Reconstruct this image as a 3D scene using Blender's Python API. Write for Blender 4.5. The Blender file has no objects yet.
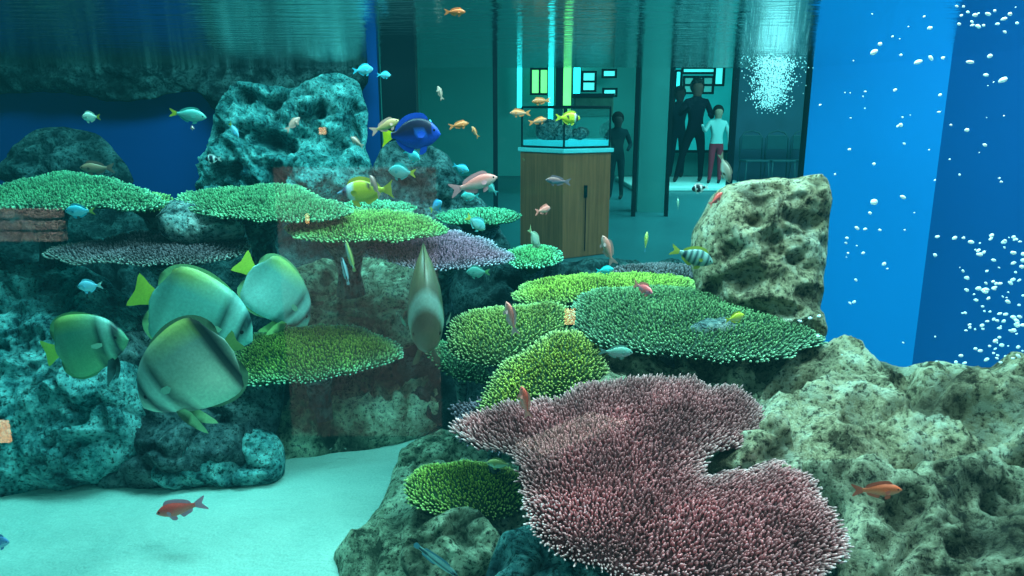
import bpy, bmesh, math, random
import numpy as np
from mathutils import Vector, Matrix, noise
from mathutils.geometry import delaunay_2d_cdt
random.seed(7); rng = np.random.default_rng(7)
S = bpy.context.scene; COL = S.collection
S.view_settings.view_transform = 'Standard'; S.view_settings.look = 'None'
# ---------------------------------------------------------------- camera
FPX = 731.0; PITCH = math.radians(13.0); CZ = 1.5
SURF = 1.83; BACKY = 5.0; FRONTY = 0.42
cam = bpy.data.cameras.new('camera'); co = bpy.data.objects.new('camera', cam); COL.objects.link(co)
co.location = (0, 0, CZ); co.rotation_euler = (math.pi/2-PITCH, 0, 0)
cam.sensor_width = 36; cam.lens = FPX/1024*36; cam.clip_start = .02; cam.clip_end = 100
S.camera = co
cP, sP = math.cos(PITCH), math.sin(PITCH)
def ray(px, py):
    u = (px-512)/FPX; v = -(py-288)/FPX
    return Vector((u, cP+v*sP, -sP+v*cP))
def at(px, py, Y):
    d = ray(px, py); return Vector((0, 0, CZ))+d*(Y/d.y)
def px2m(n, Y): return n*Y/FPX
# ---------------------------------------------------------------- object helpers
def tag(o, label=None, cat=None, group=None, kind=None):
    if label: o['label'] = label
    if cat: o['category'] = cat
    if group: o['group'] = group
    if kind: o['kind'] = kind
    return o
def empty(name, loc=(0, 0, 0)):
    o = bpy.data.objects.new(name, None); COL.objects.link(o); o.location = loc; o.empty_display_size = .05
    return o
def mesh_obj(name, verts, faces, mat, parent=None, smooth=True, col=None, attrs=None):
    me = bpy.data.meshes.new(name)
    me.from_pydata([tuple(v) for v in verts], [], [tuple(int(i) for i in f) for f in faces]); me.update()
    if smooth: me.polygons.foreach_set('use_smooth', [True]*len(me.polygons))
    if col is not None:
        a = me.color_attributes.new('Col', 'FLOAT_COLOR', 'POINT')
        c = np.ones((len(verts), 4), dtype=np.float32); c[:, :3] = np.asarray(col)[:, :3]
        a.data.foreach_set('color', c.ravel())
    for k, vals in (attrs or {}).items():
        a = me.attributes.new(k, 'FLOAT', 'POINT'); a.data.foreach_set('value', np.asarray(vals, dtype=np.float32))
    me.materials.append(mat)
    o = bpy.data.objects.new(name, me); COL.objects.link(o)
    if parent: o.parent = parent
    return o
class MB:
    def __init__(s): s.v = []; s.f = []
    def box(s, a, b, M=None):
        x0, y0, z0 = a; x1, y1, z1 = b; n = len(s.v)
        P = [(x0,y0,z0),(x1,y0,z0),(x1,y1,z0),(x0,y1,z0),(x0,y0,z1),(x1,y0,z1),(x1,y1,z1),(x0,y1,z1)]
        if M is not None: P = [tuple(M @ Vector(p)) for p in P]
        s.v += P
        s.f += [tuple(n+i for i in q) for q in ((0,3,2,1),(4,5,6,7),(0,1,5,4),(1,2,6,5),(2,3,7,6),(3,0,4,7))]
        return s
    def tube(s, pts, rads, seg=8, cap=True):
        n0 = len(s.v); pts = [Vector(p) for p in pts]
        for i, p in enumerate(pts):
            t = (pts[min(i+1, len(pts)-1)]-pts[max(i-1, 0)]).normalized()
            a = t.cross(Vector((0, 1, 0)) if abs(t.y) < .9 else Vector((1, 0, 0))).normalized(); b = t.cross(a)
            r = rads[i] if hasattr(rads, '__len__') else rads
            for k in range(seg):
                an = 2*math.pi*k/seg; s.v.append(tuple(p+a*(r*math.cos(an))+b*(r*math.sin(an))))
        for i in range(len(pts)-1):
            for k in range(seg):
                s.f.append((n0+i*seg+k, n0+i*seg+(k+1)%seg, n0+(i+1)*seg+(k+1)%seg, n0+(i+1)*seg+k))
        if cap:
            s.f.append(tuple(n0+k for k in range(seg))[::-1]); e = n0+(len(pts)-1)*seg
            s.f.append(tuple(e+k for k in range(seg)))
        return s
    def build(s, name, mat, parent=None, smooth=False, bevel=0):
        o = mesh_obj(name, s.v, s.f, mat, parent, smooth)
        if bevel:
            m = o.modifiers.new('bevel', 'BEVEL'); m.width = bevel; m.segments = 2; m.limit_method = 'ANGLE'
        return o
# ---------------------------------------------------------------- materials
def newmat(name):
    m = bpy.data.materials.new(name); m.use_nodes = True; nt = m.node_tree
    return m, nt, nt.nodes, nt.links
def bsdf(nt): return nt.nodes['Principled BSDF']
def plain(name, c, rough=.6, metal=0, emis=0, spec=.15, var=.15, vscale=6):
    m, nt, N, L = newmat(name); b = bsdf(nt)
    b.inputs['Roughness'].default_value = rough; b.inputs['Metallic'].default_value = metal
    b.inputs['Specular IOR Level'].default_value = spec
    tc = N.new('ShaderNodeTexCoord'); no = N.new('ShaderNodeTexNoise'); no.inputs['Scale'].default_value = vscale
    no.inputs['Detail'].default_value = 5
    L.new(tc.outputs['Object'], no.inputs['Vector'])
    mx = N.new('ShaderNodeMix'); mx.data_type = 'RGBA'
    mx.inputs[6].default_value = (*[x*(1-var) for x in c], 1); mx.inputs[7].default_value = (*[min(1, x*(1+var)) for x in c], 1)
    L.new(no.outputs['Fac'], mx.inputs[0]); L.new(mx.outputs[2], b.inputs['Base Color'])
    if emis:
        L.new(mx.outputs[2], b.inputs['Emission Color']); b.inputs['Emission Strength'].default_value = emis
    return m
def attrmat(name, rough=.5, spec=.4, nscale=60, namp=.25, bump=0, sss=0):
    m, nt, N, L = newmat(name); b = bsdf(nt)
    b.inputs['Roughness'].default_value = rough; b.inputs['Specular IOR Level'].default_value = spec
    at_ = N.new('ShaderNodeAttribute'); at_.attribute_name = 'Col'
    tc = N.new('ShaderNodeTexCoord'); no = N.new('ShaderNodeTexNoise'); no.inputs['Scale'].default_value = nscale
    no.inputs['Detail'].default_value = 4
    L.new(tc.outputs['Object'], no.inputs['Vector'])
    mr = N.new('ShaderNodeMapRange'); mr.inputs['To Min'].default_value = 1-namp; mr.inputs['To Max'].default_value = 1+namp
    mr.inputs['From Min'].default_value = .3; mr.inputs['From Max'].default_value = .7
    L.new(no.outputs['Fac'], mr.inputs['Value'])
    vm = N.new('ShaderNodeVectorMath'); vm.operation = 'SCALE'
    L.new(at_.outputs['Color'], vm.inputs[0]); L.new(mr.outputs[0], vm.inputs['Scale'])
    L.new(vm.outputs[0], b.inputs['Base Color'])
    if bump:
        bp = N.new('ShaderNodeBump'); bp.inputs['Strength'].default_value = bump; bp.inputs['Distance'].default_value = .01
        L.new(no.outputs['Fac'], bp.inputs['Height']); L.new(bp.outputs[0], b.inputs['Normal'])
    return m
def rockmat(name, light, mid, dark, bump=.6, scale=1.0):
    m, nt, N, L = newmat(name); b = bsdf(nt); b.inputs['Roughness'].default_value = .9
    b.inputs['Specular IOR Level'].default_value = .2
    tc = N.new('ShaderNodeTexCoord')
    def nz(sc, det=6, rough=.6):
        n = N.new('ShaderNodeTexNoise'); n.inputs['Scale'].default_value = sc*scale; n.inputs['Detail'].default_value = det
        n.inputs['Roughness'].default_value = rough; L.new(tc.outputs['Object'], n.inputs['Vector']); return n
    n1 = nz(7); n2 = nz(30, 8, .78); n3 = nz(62, 5, .72)
    r = N.new('ShaderNodeValToRGB'); e = r.color_ramp.elements
    e[0].position = .40; e[0].color = (*dark, 1); e[1].position = .585; e[1].color = (*light, 1)
    k = e.new(.485); k.color = (*mid, 1)
    a = N.new('ShaderNodeMath'); a.operation = 'MULTIPLY_ADD'; a.inputs[1].default_value = .45
    L.new(n2.outputs['Fac'], a.inputs[0])
    h = N.new('ShaderNodeMath'); h.operation = 'MULTIPLY'; h.inputs[1].default_value = .55
    L.new(n1.outputs['Fac'], h.inputs[0]); L.new(h.outputs[0], a.inputs[2]); L.new(a.outputs[0], r.inputs['Fac'])
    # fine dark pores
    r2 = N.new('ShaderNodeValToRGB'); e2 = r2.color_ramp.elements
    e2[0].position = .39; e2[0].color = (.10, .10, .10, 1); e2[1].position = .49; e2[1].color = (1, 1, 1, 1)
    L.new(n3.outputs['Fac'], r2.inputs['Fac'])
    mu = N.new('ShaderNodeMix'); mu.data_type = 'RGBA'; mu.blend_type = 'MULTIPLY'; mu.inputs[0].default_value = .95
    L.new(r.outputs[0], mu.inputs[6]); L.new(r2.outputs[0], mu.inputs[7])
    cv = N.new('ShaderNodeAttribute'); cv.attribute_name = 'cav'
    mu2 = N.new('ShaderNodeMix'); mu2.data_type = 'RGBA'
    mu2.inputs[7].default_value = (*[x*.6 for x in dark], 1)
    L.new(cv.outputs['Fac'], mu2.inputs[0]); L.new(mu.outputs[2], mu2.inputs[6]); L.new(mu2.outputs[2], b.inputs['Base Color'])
    ad = N.new('ShaderNodeMath'); ad.operation = 'MULTIPLY_ADD'; ad.inputs[1].default_value = .35
    L.new(n3.outputs['Fac'], ad.inputs[0]); L.new(n2.outputs['Fac'], ad.inputs[2])
    bp = N.new('ShaderNodeBump'); bp.inputs['Strength'].default_value = min(1, bump*1.3); bp.inputs['Distance'].default_value = .045
    L.new(ad.outputs[0], bp.inputs['Height']); L.new(bp.outputs[0], b.inputs['Normal'])
    return m
M_coral = attrmat('coral_branches', .75, .2, 90, .3, 0)
M_fish = attrmat('fish_scales', .4, .45, 40, .12, .05)
M_fin = attrmat('fish_fin', .5, .3, 60, .1)
M_eye = plain('fish_eye', (.01, .01, .012), .15, var=.05)
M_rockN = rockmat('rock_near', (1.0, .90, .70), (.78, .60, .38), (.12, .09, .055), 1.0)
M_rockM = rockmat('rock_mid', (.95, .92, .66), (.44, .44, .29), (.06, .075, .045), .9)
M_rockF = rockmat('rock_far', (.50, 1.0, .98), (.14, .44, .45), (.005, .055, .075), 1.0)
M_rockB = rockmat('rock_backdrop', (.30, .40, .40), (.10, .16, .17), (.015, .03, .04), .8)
M_rockD = rockmat('rock_shadowed', (.12, .2, .2), (.03, .06, .065), (.004, .012, .016), .8)  # very dark colour stands in for the shade of the cave zones
M_rockS = rockmat('rock_near_shaded', (.95, .84, .60), (.44, .38, .25), (.06, .055, .04), .9)  # darker copy of the near rock; the lower face's shade is in its colour
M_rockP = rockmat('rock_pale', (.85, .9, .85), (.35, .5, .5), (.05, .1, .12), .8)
# ---------------------------------------------------------------- outline plates (corals and rocks)
def smooth_outline(pts, step):
    pts = [Vector(p) for p in pts]; out = []; n = len(pts)
    for i in range(n):
        p0, p1, p2, p3 = pts[i-1], pts[i], pts[(i+1) % n], pts[(i+2) % n]
        k = max(1, int((p2-p1).length/step))
        for j in range(k):
            t = j/k
            out.append(.5*((2*p1)+(p2-p0)*t+(2*p0-5*p1+4*p2-p3)*t*t+(3*p1-p0-3*p2+p3)*t*t*t))
    return out
class Plane3:
    """a real tilted plane in the tank on which an outline is laid out"""
    def __init__(s, outline, Ytop, Ybot, roll=0):
        ys = [p[1] for p in outline]; xs = [p[0] for p in outline]
        cx = (min(xs)+max(xs))/2
        A = at(cx, min(ys), Ytop); B = at(cx, max(ys), Ybot)
        s.o = (A+B)/2; s.v = (A-B).normalized(); ux = Vector((math.cos(roll), 0, math.sin(roll)))
        s.n = ux.cross(s.v).normalized()
        if s.n.z < 0 and abs(s.n.z) > .2: s.n = -s.n
        if abs(s.n.z) <= .2 and s.n.y > 0: s.n = -s.n
        s.u = s.v.cross(s.n).normalized()
        if s.u.x < 0: s.u = -s.u
    def hit(s, px, py):
        d = ray(px, py); c = Vector((0, 0, CZ)); t = (s.o-c).dot(s.n)/d.dot(s.n)
        p = c+d*t-s.o
        return (p.dot(s.u), p.dot(s.v))
    def w(s, a, b, h=0): return s.o+s.u*a+s.v*b+s.n*h
def inside(poly, P):
    x, y = P[:, 0], P[:, 1]; r = np.zeros(len(P), bool); n = len(poly)
    for i in range(n):
        x0, y0 = poly[i-1]; x1, y1 = poly[i]
        c = ((y0 > y) != (y1 > y)); 
        with np.errstate(divide='ignore', invalid='ignore'):
            xx = (x1-x0)*(y-y0)/(y1-y0)+x0
        r ^= c & (x < xx)
    return r
def dist(poly, P):
    best = np.full(len(P), 1e9)
    for i in range(len(poly)):
        a = np.array(poly[i-1]); b = np.array(poly[i]); ab = b-a; L = (ab**2).sum()+1e-12
        t = np.clip(((P-a)@ab)/L, 0, 1); q = a+t[:, None]*ab
        best = np.minimum(best, np.hypot(*(P-q).T))
    return best
def fill(poly, s, jit=.25):
    pa = np.array(poly); lo = pa.min(0); hi = pa.max(0)
    xs = np.arange(lo[0], hi[0]+s, s); ys = np.arange(lo[1], hi[1]+s, s*.866)
    X, Y = np.meshgrid(xs, ys); X = X.copy(); X[1::2] += s/2
    P = np.stack([X.ravel(), Y.ravel()], 1)+rng.uniform(-jit*s, jit*s, (X.size, 2))
    P = P[inside(poly, P)]
    if len(P) == 0: return P, np.zeros(0)
    D = dist(poly, P); k = D > s*.45
    return P[k], D[k]
def fbm(p, oct=4):
    a, t = 1.0, 0.0
    for i in range(oct):
        t += a*noise.noise(p); p = p*2.07; a *= .5
    return t
def rock(name, outline, Ytop, Ybot, mat, bulge=.15, back=.12, res=.014, amp=.035, pit=.03, pscale=7, seed=0,
         label=None, cat='rock', group=None, roll=0, kind=None, layer=0, soft=1.0, holes=(), parent=None, rough_edge=.02):
    pl = Plane3(outline, Ytop, Ybot, roll)
    poly = [tuple(p) for p in smooth_outline([Vector(pl.hit(*p)) for p in outline], res*1.6)]
    po = []
    for (a, b) in poly:                       # ragged rim
        q = Vector((a*9+seed, b*9, seed)); po.append((a+rough_edge*noise.noise(q), b+rough_edge*noise.noise(q+Vector((7, 3, 1)))))
    poly = po
    P, D = fill(poly, res)
    allp = [Vector(p) for p in poly]+[Vector(p) for p in P]
    nb = len(poly); edges = [(i, (i+1) % nb) for i in range(nb)]
    vo, eo, fo, ov, oe, of = delaunay_2d_cdt(allp, edges, [], 1, 1e-6)
    V2 = np.array([tuple(v) for v in vo]); Dv = dist(poly, V2); dm = max(Dv.max(), 1e-3)
    isb = Dv < 1e-4
    t = Dv/dm; g = np.sqrt(np.clip(1-(1-np.minimum(t*1.35, 1))**2, 0, 1))
    hl = []
    for hx, hy, rx, ry, dpt in holes:
        c0 = Vector(pl.hit(hx, hy)); hl.append((c0, abs(pl.hit(hx+rx, hy)[0]-c0[0]), abs(pl.hit(hx, hy+ry)[1]-c0[1]), dpt))
    so = Vector((seed*3.1, seed*1.7, seed*.9))
    verts = []; cav = []
    for i in range(len(V2)):
        w = pl.w(V2[i, 0], V2[i, 1], 0); q = w+so
        wq = q+Vector((noise.noise(q*6), noise.noise(q*6+Vector((5, 5, 5))), noise.noise(q*6+Vector((9, 1, 3)))))*.085
        d1 = noise.voronoi(wq*pscale)[0][0]; d2 = noise.voronoi(wq*pscale*2.4+Vector((4, 4, 4)))[0][0]
        dc = noise.voronoi((q+(wq-q)*1.5)*3.0+Vector((2, 7, 1)))[0]
        crack = max(0, 1-(dc[1]-dc[0])/.16)**1.5
        big = fbm(q*2.4, 3)*amp*2.2; tb = 0; aa = 1; fq = 6.0
        for _ in range(5):
            tb += aa*(.5-abs(noise.noise(q*fq))*1.9); aa *= .55; fq *= 2.1
        msk = min(1, max(0, noise.noise(q*2.6+Vector((3, 8, 2)))*2.4+.5))
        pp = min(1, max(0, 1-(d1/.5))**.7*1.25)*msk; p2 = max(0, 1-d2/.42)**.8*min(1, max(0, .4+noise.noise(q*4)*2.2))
        st = 0
        if layer:
            zz = w.z/layer+noise.noise(q*4)*.5; st = (abs((zz % 1)-.5)*2)**2*amp*.8
        h = bulge*g[i]+(big+tb*amp*.72+st-pit*(pp*1.7+p2*.5*soft)-crack*amp*.9*soft)*min(1, t[i]*6+.15)
        for c0, rx, ry, dpt in hl:
            dd = math.hypot((V2[i, 0]+.03*noise.noise(q*11)-c0[0])/rx, (V2[i, 1]+.03*noise.noise(q*11+Vector((5, 5, 5)))-c0[1])/ry)
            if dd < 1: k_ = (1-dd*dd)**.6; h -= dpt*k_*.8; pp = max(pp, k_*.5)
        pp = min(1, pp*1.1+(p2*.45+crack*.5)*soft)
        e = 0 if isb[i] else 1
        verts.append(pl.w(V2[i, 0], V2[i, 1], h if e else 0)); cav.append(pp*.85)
    n = len(V2); idx = {}; bv = []
    for i in range(n):
        if isb[i]: idx[i] = i
        else:
            idx[i] = n+len(bv); bv.append(pl.w(V2[i, 0], V2[i, 1], -back*g[i]))
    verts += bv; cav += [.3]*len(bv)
    faces = [tuple(f) for f in fo]+[tuple(idx[j] for j in f)[::-1] for f in fo]
    # orient towards +n
    f = fo[len(fo)//2]; a, b_, c = [Vector(verts[k]) for k in f[:3]]
    if (b_-a).cross(c-a).dot(pl.n) < 0: faces = [q[::-1] for q in faces]
    cen = sum((Vector(v) for v in verts), Vector())/len(verts)
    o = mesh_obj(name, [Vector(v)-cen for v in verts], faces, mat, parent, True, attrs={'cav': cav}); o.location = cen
    if not parent: tag(o, label, cat, group, kind)
    return o
def coral(outline, Ytop, Ybot, base, tip, label, rim=None, s=.0135, nub=.024, r=.0042, dome=.03, stalk=.25, name='table_coral',
          shade=None, group=None, under=.09, roll=0, splay=1.0):
    pl = Plane3(outline, Ytop, Ybot, roll); rim = rim or tip
    poly = [tuple(p) for p in smooth_outline([Vector(pl.hit(*p)) for p in outline], .02)]
    sd = random.random()*50
    poly = [(a+.018*noise.noise(Vector((a*14, b*14, sd))), b+.018*noise.noise(Vector((a*14+9, b*14, sd)))) for a, b in poly]
    P, D = fill(poly, .03)
    allp = [Vector(p) for p in poly]+[Vector(p) for p in P]; nb = len(poly)
    vo, eo, fo, _, _, _ = delaunay_2d_cdt(allp, [(i, (i+1) % nb) for i in range(nb)], [], 1, 1e-6)
    V2 = np.array([tuple(v) for v in vo]); Dv = dist(poly, V2); dm = Dv.max(); isb = Dv < 1e-4
    cen = V2[np.argmax(Dv)]
    def top(a, b, d):
        t = min(1, d/dm); return dome*(1-(1-t)**2)+.012*noise.noise(Vector((a*6, b*6, sd)))+.006*noise.noise(Vector((a*22, b*22, sd)))
    verts = []; cols = []
    bc = np.array(base)
    for (a, b), d in zip(V2, Dv):
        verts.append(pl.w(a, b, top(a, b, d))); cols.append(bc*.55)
    n = len(V2); idx = {}
    for i in range(n):
        if isb[i]: idx[i] = i
        else:
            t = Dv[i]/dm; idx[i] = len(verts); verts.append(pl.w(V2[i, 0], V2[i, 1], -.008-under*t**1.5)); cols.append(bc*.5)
    faces = [tuple(f) for f in fo]+[tuple(idx[j] for j in f)[::-1] for f in fo]
    f = fo[len(fo)//2]; a, b_, c = [Vector(verts[k]) for k in f[:3]]
    if (b_-a).cross(c-a).dot(pl.n) < 0: faces = [q[::-1] for q in faces]
    # branchlets
    N_, ND = fill(poly, s, .38)
    rimP = np.array([poly[i] for i in range(0, nb, 1)])
    ptsl = list(zip(N_, ND))+[(p, 0.0) for p in rimP]
    tc, rc = np.array(tip), np.array(rim)
    SEG = 5
    for (a, b), d in ptsl:
        t = min(1, d/dm); out = Vector((a-cen[0], b-cen[1])); 
        if out.length > 1e-6: out.normalize()
        edge = math.exp(-d/.03)
        dirv = pl.n*(1.0-.55*edge)+(pl.u*out.x+pl.v*out.y)*((.35*(1-t)+.55*edge)*splay)
        dirv += Vector((random.gauss(0, .16), random.gauss(0, .16), random.gauss(0, .12)+.15)); dirv.normalize()
        L = nub*random.uniform(.7, 1.35)*(1-.15*edge); R = r*random.uniform(.8, 1.25)
        p0 = pl.w(a, b, top(a, b, d)-.004)
        ax = dirv.cross(Vector((.3, .9, .1))).normalized(); ay = dirv.cross(ax)
        k0 = len(verts); ph = random.random()*6.28
        lum = random.uniform(.62, 1.3)*(1+.45*noise.noise(Vector((a*9+sd, b*9, sd))))
        tcc = tc*(1-edge)+rc*edge
        if shade: tcc = tcc*shade(a, b, t)
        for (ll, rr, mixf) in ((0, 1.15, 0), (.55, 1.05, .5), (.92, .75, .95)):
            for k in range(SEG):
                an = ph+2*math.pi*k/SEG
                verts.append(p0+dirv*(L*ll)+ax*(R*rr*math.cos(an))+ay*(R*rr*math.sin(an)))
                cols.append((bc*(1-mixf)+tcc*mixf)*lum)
        verts.append(p0+dirv*L*1.04); cols.append(np.minimum(1, tcc*lum*1.1))
        for q in range(2):
            for k in range(SEG):
                faces.append((k0+q*SEG+k, k0+q*SEG+(k+1) % SEG, k0+(q+1)*SEG+(k+1) % SEG, k0+(q+1)*SEG+k))
        for k in range(SEG): faces.append((k0+2*SEG+k, k0+2*SEG+(k+1) % SEG, k0+3*SEG))
    root = pl.w(cen[0], cen[1], -under*.9)
    verts = [Vector(v)-root for v in verts]
    th = empty(name, root); tag(th, label, 'coral', group)
    mesh_obj('plate', verts, faces, M_coral, th, True, col=np.clip(cols, 0, 1))
    if stalk:
        mb = MB(); k = dm*.55
        mb.tube([(0, 0, .02), (0, .01, -stalk*.25), (0, .02, -stalk*.6), (0, .03, -stalk)], [k, k*.55, k*.4, k*.55], 12)
        mb.build('stalk', M_rockB, th, True)
    return th
# ---------------------------------------------------------------- fish
def interp(xs, ys, x): return float(np.interp(x, xs, ys))
def smooth_prof(pts, n):
    xs = [p[0] for p in pts]; X = (1-np.cos(np.linspace(0, math.pi, n)))/2
    out = []
    for x in X:
        i = min(len(pts)-2, max(0, int(np.searchsorted(xs, x)-1)))
        p0 = pts[max(0, i-1)]; p1 = pts[i]; p2 = pts[i+1]; p3 = pts[min(len(pts)-1, i+2)]
        h = p2[0]-p1[0]; t = (x-p1[0])/h; row = [x]
        for k in (1, 2, 3):
            m1 = (p2[k]-p0[k])/max(1e-6, p2[0]-p0[0]); m2 = (p3[k]-p1[k])/max(1e-6, p3[0]-p1[0])
            t2, t3 = t*t, t*t*t
            row.append((2*t3-3*t2+1)*p1[k]+(t3-2*t2+t)*h*m1+(-2*t3+3*t2)*p2[k]+(t3-t2)*h*m2)
        out.append(row)
    return out
# profile rows: x, top z, bottom z, half width    (body length = 1, nose at x=0)
PROF = {
 'anthias': [(0,.0,-.01,.01),(.06,.065,-.06,.045),(.2,.15,-.13,.08),(.42,.185,-.17,.09),(.65,.14,-.14,.07),(.85,.075,-.08,.035),(1,.055,-.055,.014)],
 'chromis': [(0,.0,-.01,.01),(.07,.11,-.1,.05),(.22,.23,-.2,.09),(.45,.29,-.27,.1),(.68,.22,-.22,.075),(.87,.1,-.1,.035),(1,.065,-.065,.014)],
 'tang':    [(0,-.03,-.05,.01),(.07,.09,-.12,.05),(.22,.22,-.22,.08),(.48,.27,-.27,.085),(.72,.2,-.21,.06),(.9,.07,-.08,.03),(1,.05,-.05,.014)],
 'fox':     [(0,.0,-.02,.01),(.1,.05,-.05,.035),(.25,.16,-.15,.07),(.5,.23,-.22,.085),(.75,.15,-.15,.055),(.92,.055,-.055,.025),(1,.045,-.045,.013)],
 'bat':     [(0,-.05,-.08,.015),(.05,.14,-.18,.05),(.16,.36,-.3,.085),(.35,.54,-.46,.10),(.6,.63,-.58,.085),(.8,.625,-.60,.036),(.91,.52,-.50,.016),(.965,.24,-.24,.012),(1,.09,-.09,.012)],
 'wrasse':  [(0,.0,-.01,.008),(.1,.05,-.05,.035),(.35,.08,-.085,.05),(.65,.075,-.075,.04),(.9,.045,-.045,.02),(1,.04,-.04,.01)],
}
def fin(name, pts, parent, colf, y=0, thick=.006, splay=0, root=None):
    """flat fin from an outline in the fish's x-z plane (or swung out sideways by splay about its root)"""
    P = smooth_outline([Vector(p) for p in pts], .045)
    n = len(P); tri = delaunay_2d_cdt([Vector(p) for p in P]+[Vector(p) for p in fill([tuple(p) for p in P], .06)[0]],
                                     [(i, (i+1) % n) for i in range(n)], [], 1, 1e-6)
    v2 = [tuple(v) for v in tri[0]]; vs = []; cs = []
    dd = dist([tuple(p) for p in P], np.array(v2))
    for sgn in (-1, 1):
        for (a, b), d in zip(v2, dd):
            yy = sgn*thick*min(1, d/.04+.15)
            X, Z = a, b; Y = y+yy
            if splay:
                rx, rz = root; l = b-rz; m = rx-a
                Y = y+yy+math.sin(splay)*(abs(m)*.8+abs(l)*.6)*(1 if y >= 0 else -1)
                X = rx-m*math.cos(splay*.8); Z = rz+l*math.cos(splay*.5)
            vs.append((-X, Y, Z)); cs.append(colf(a, b))
    m = len(v2); fs = [tuple(f) for f in tri[2]]+[tuple(j+m for j in f)[::-1] for f in tri[2]]
    return mesh_obj(name, vs, fs, M_fin, parent, True, col=cs)
TEAL = (.10, .42, .42)
def fish(kind, px, py, Y, lenpx, yaw, pitch, label, colf, finc, name, cat='fish', group=None, roll=0, deep=1.0, tailc=None,
         fat=1.0, tails=1.0, eyec=None, simple=False, pelvic=None, pecc=(.35, .55, .45)):
    """yaw: 0 = swims to the right, 180 = to the left, -90 = at the viewer.  pitch: nose up"""
    pr = smooth_prof([(a, b*deep, c*deep, d) for a, b, c, d in PROF[kind]], 22); seg = 14
    tl = {'anthias': 1.27, 'chromis': 1.25, 'tang': 1.2, 'fox': 1.18, 'bat': 1.16, 'wrasse': 1.14}[kind]
    L = px2m(lenpx, Y)/tl
    vs = []; cs = []; fs = []
    for x, t, b, w in pr:
        c = (t+b)/2; h = (t-b)/2
        for k in range(seg):
            an = 2*math.pi*k/seg; ca = math.cos(an); sa = math.sin(an)
            z = c+h*sa; yy = max(w*fat, .004)*ca*(abs(ca)**.15)
            vs.append((-x, yy, z)); cs.append(colf(x, z/deep, t, b))
    n = len(pr)
    for i in range(n-1):
        for k in range(seg): fs.append((i*seg+k, i*seg+(k+1) % seg, (i+1)*seg+(k+1) % seg, (i+1)*seg+k))
    fs.append(tuple(range(seg))[::-1]); fs.append(tuple((n-1)*seg+k for k in range(seg)))
    fs = [f[::-1] for f in fs]
    root = empty(name, at(px, py, Y)); tag(root, label, cat, group)
    # centre the animal on its marked point
    off = Vector((tl/2, 0, 0))
    vs = [tuple(Vector(v)+off) for v in vs]
    body = mesh_obj('body', vs, fs, M_fish, root, True, col=cs)
    def addfin(nm, pts, cf, **k):
        o = fin(nm, [(a, b*deep) for a, b in pts], root, cf, **k); o.location = off; return o
    tailc = tailc or finc
    cf = lambda a, b: finc; ct = lambda a, b: tailc
    if kind == 'bat':
        ed = lambda a, b: tuple(np.array(finc)*(.2 if abs(b) > .64 or a > .985 else 1))
        addfin('dorsal_fin', [(.30, .47), (.42, .585), (.6, .665), (.78, .655), (.91, .57), (.98, .44), (1.0, .3), (.955, .15), (.91, .3), (.8, .45), (.6, .52), (.42, .48)], ed)
        addfin('anal_fin', [(.45, -.47), (.58, -.60), (.76, -.635), (.90, -.56), (.98, -.43), (.99, -.28), (.955, -.15), (.91, -.3), (.8, -.44), (.6, -.48)], ed)
        tf = addfin('tail_fin', [(.95, .08), (1.06, .17), (1.17, .26), (1.16, .1), (1.15, 0), (1.16, -.1), (1.17, -.26), (1.06, -.17), (.95, -.08)], ct); tf.scale = (1, 1, tails); tf.location = off+Vector((0 if tails == 1 else .07, 0, 0))
        pc = lambda a, b: tuple(np.array(pelvic or finc)*(1 if a > .31-.0*b else .15))
        for sg in (-1, 1):
            addfin('pelvic_fin', [(.25, -.33), (.24, -.48), (.29, -.64), (.40, -.80), (.39, -.64), (.36, -.46), (.33, -.36)], pc, y=.03*sg, splay=.35, root=(.28, -.3))
            addfin('pectoral_fin', [(.29, .0), (.34, .03), (.42, .02), (.43, -.04), (.37, -.08), (.30, -.06)], (lambda a, b: tuple(np.array(finc)*.4+np.array(pecc)*.6)), y=.1*sg*fat, splay=.5, root=(.27, -.03))
    elif kind == 'wrasse':
        addfin('dorsal_fin', [(.25, .06), (.35, .12), (.6, .12), (.88, .09), (.9, .04), (.6, .06)], cf)
        addfin('tail_fin', [(.97, .035), (1.1, .07), (1.14, .0), (1.1, -.07), (.97, -.035)], ct)
        addfin('anal_fin', [(.5, -.07), (.6, -.12), (.88, -.09), (.9, -.04), (.6, -.06)], cf)
    else:
        tp = lambda x: interp([r[0] for r in pr], [r[1]/deep for r in pr], x); bt = lambda x: interp([r[0] for r in pr], [r[2]/deep for r in pr], x)
        hh = .09 if kind != 'fox' else .07
        addfin('dorsal_fin', [(.24, tp(.24)-.03), (.3, tp(.3)+hh*.9), (.5, tp(.5)+hh), (.7, tp(.7)+hh*1.1), (.86, tp(.86)+hh), (.92, tp(.92)+.01), (.86, tp(.86)-.03), (.55, tp(.55)-.05)], cf)
        addfin('anal_fin', [(.56, bt(.56)+.04), (.62, bt(.62)-hh), (.76, bt(.76)-hh), (.88, bt(.88)-hh*.8), (.92, bt(.92)), (.86, bt(.86)+.03), (.7, bt(.7)+.05)], cf)
        q = tl; fk = .10 if kind in ('anthias', 'chromis') else .03
        addfin('tail_fin', [(.96, .04), (1.08, .11), (q+.01, .19), (q-.03, .1), (q-fk, 0), (q-.03, -.1), (q+.01, -.19), (1.08, -.11), (.96, -.04)], ct)
        if not simple:
            for sg in (-1, 1):
                addfin('pectoral_fin', [(.3, .0), (.38, .04), (.47, .01), (.46, -.06), (.36, -.08)], cf, y=.075*sg, splay=.6, root=(.3, -.02))
                addfin('pelvic_fin', [(.3, bt(.3)+.04), (.34, bt(.34)-.08), (.46, bt(.46)-.1), (.42, bt(.42)+.02)], cf, y=.025*sg)
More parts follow.
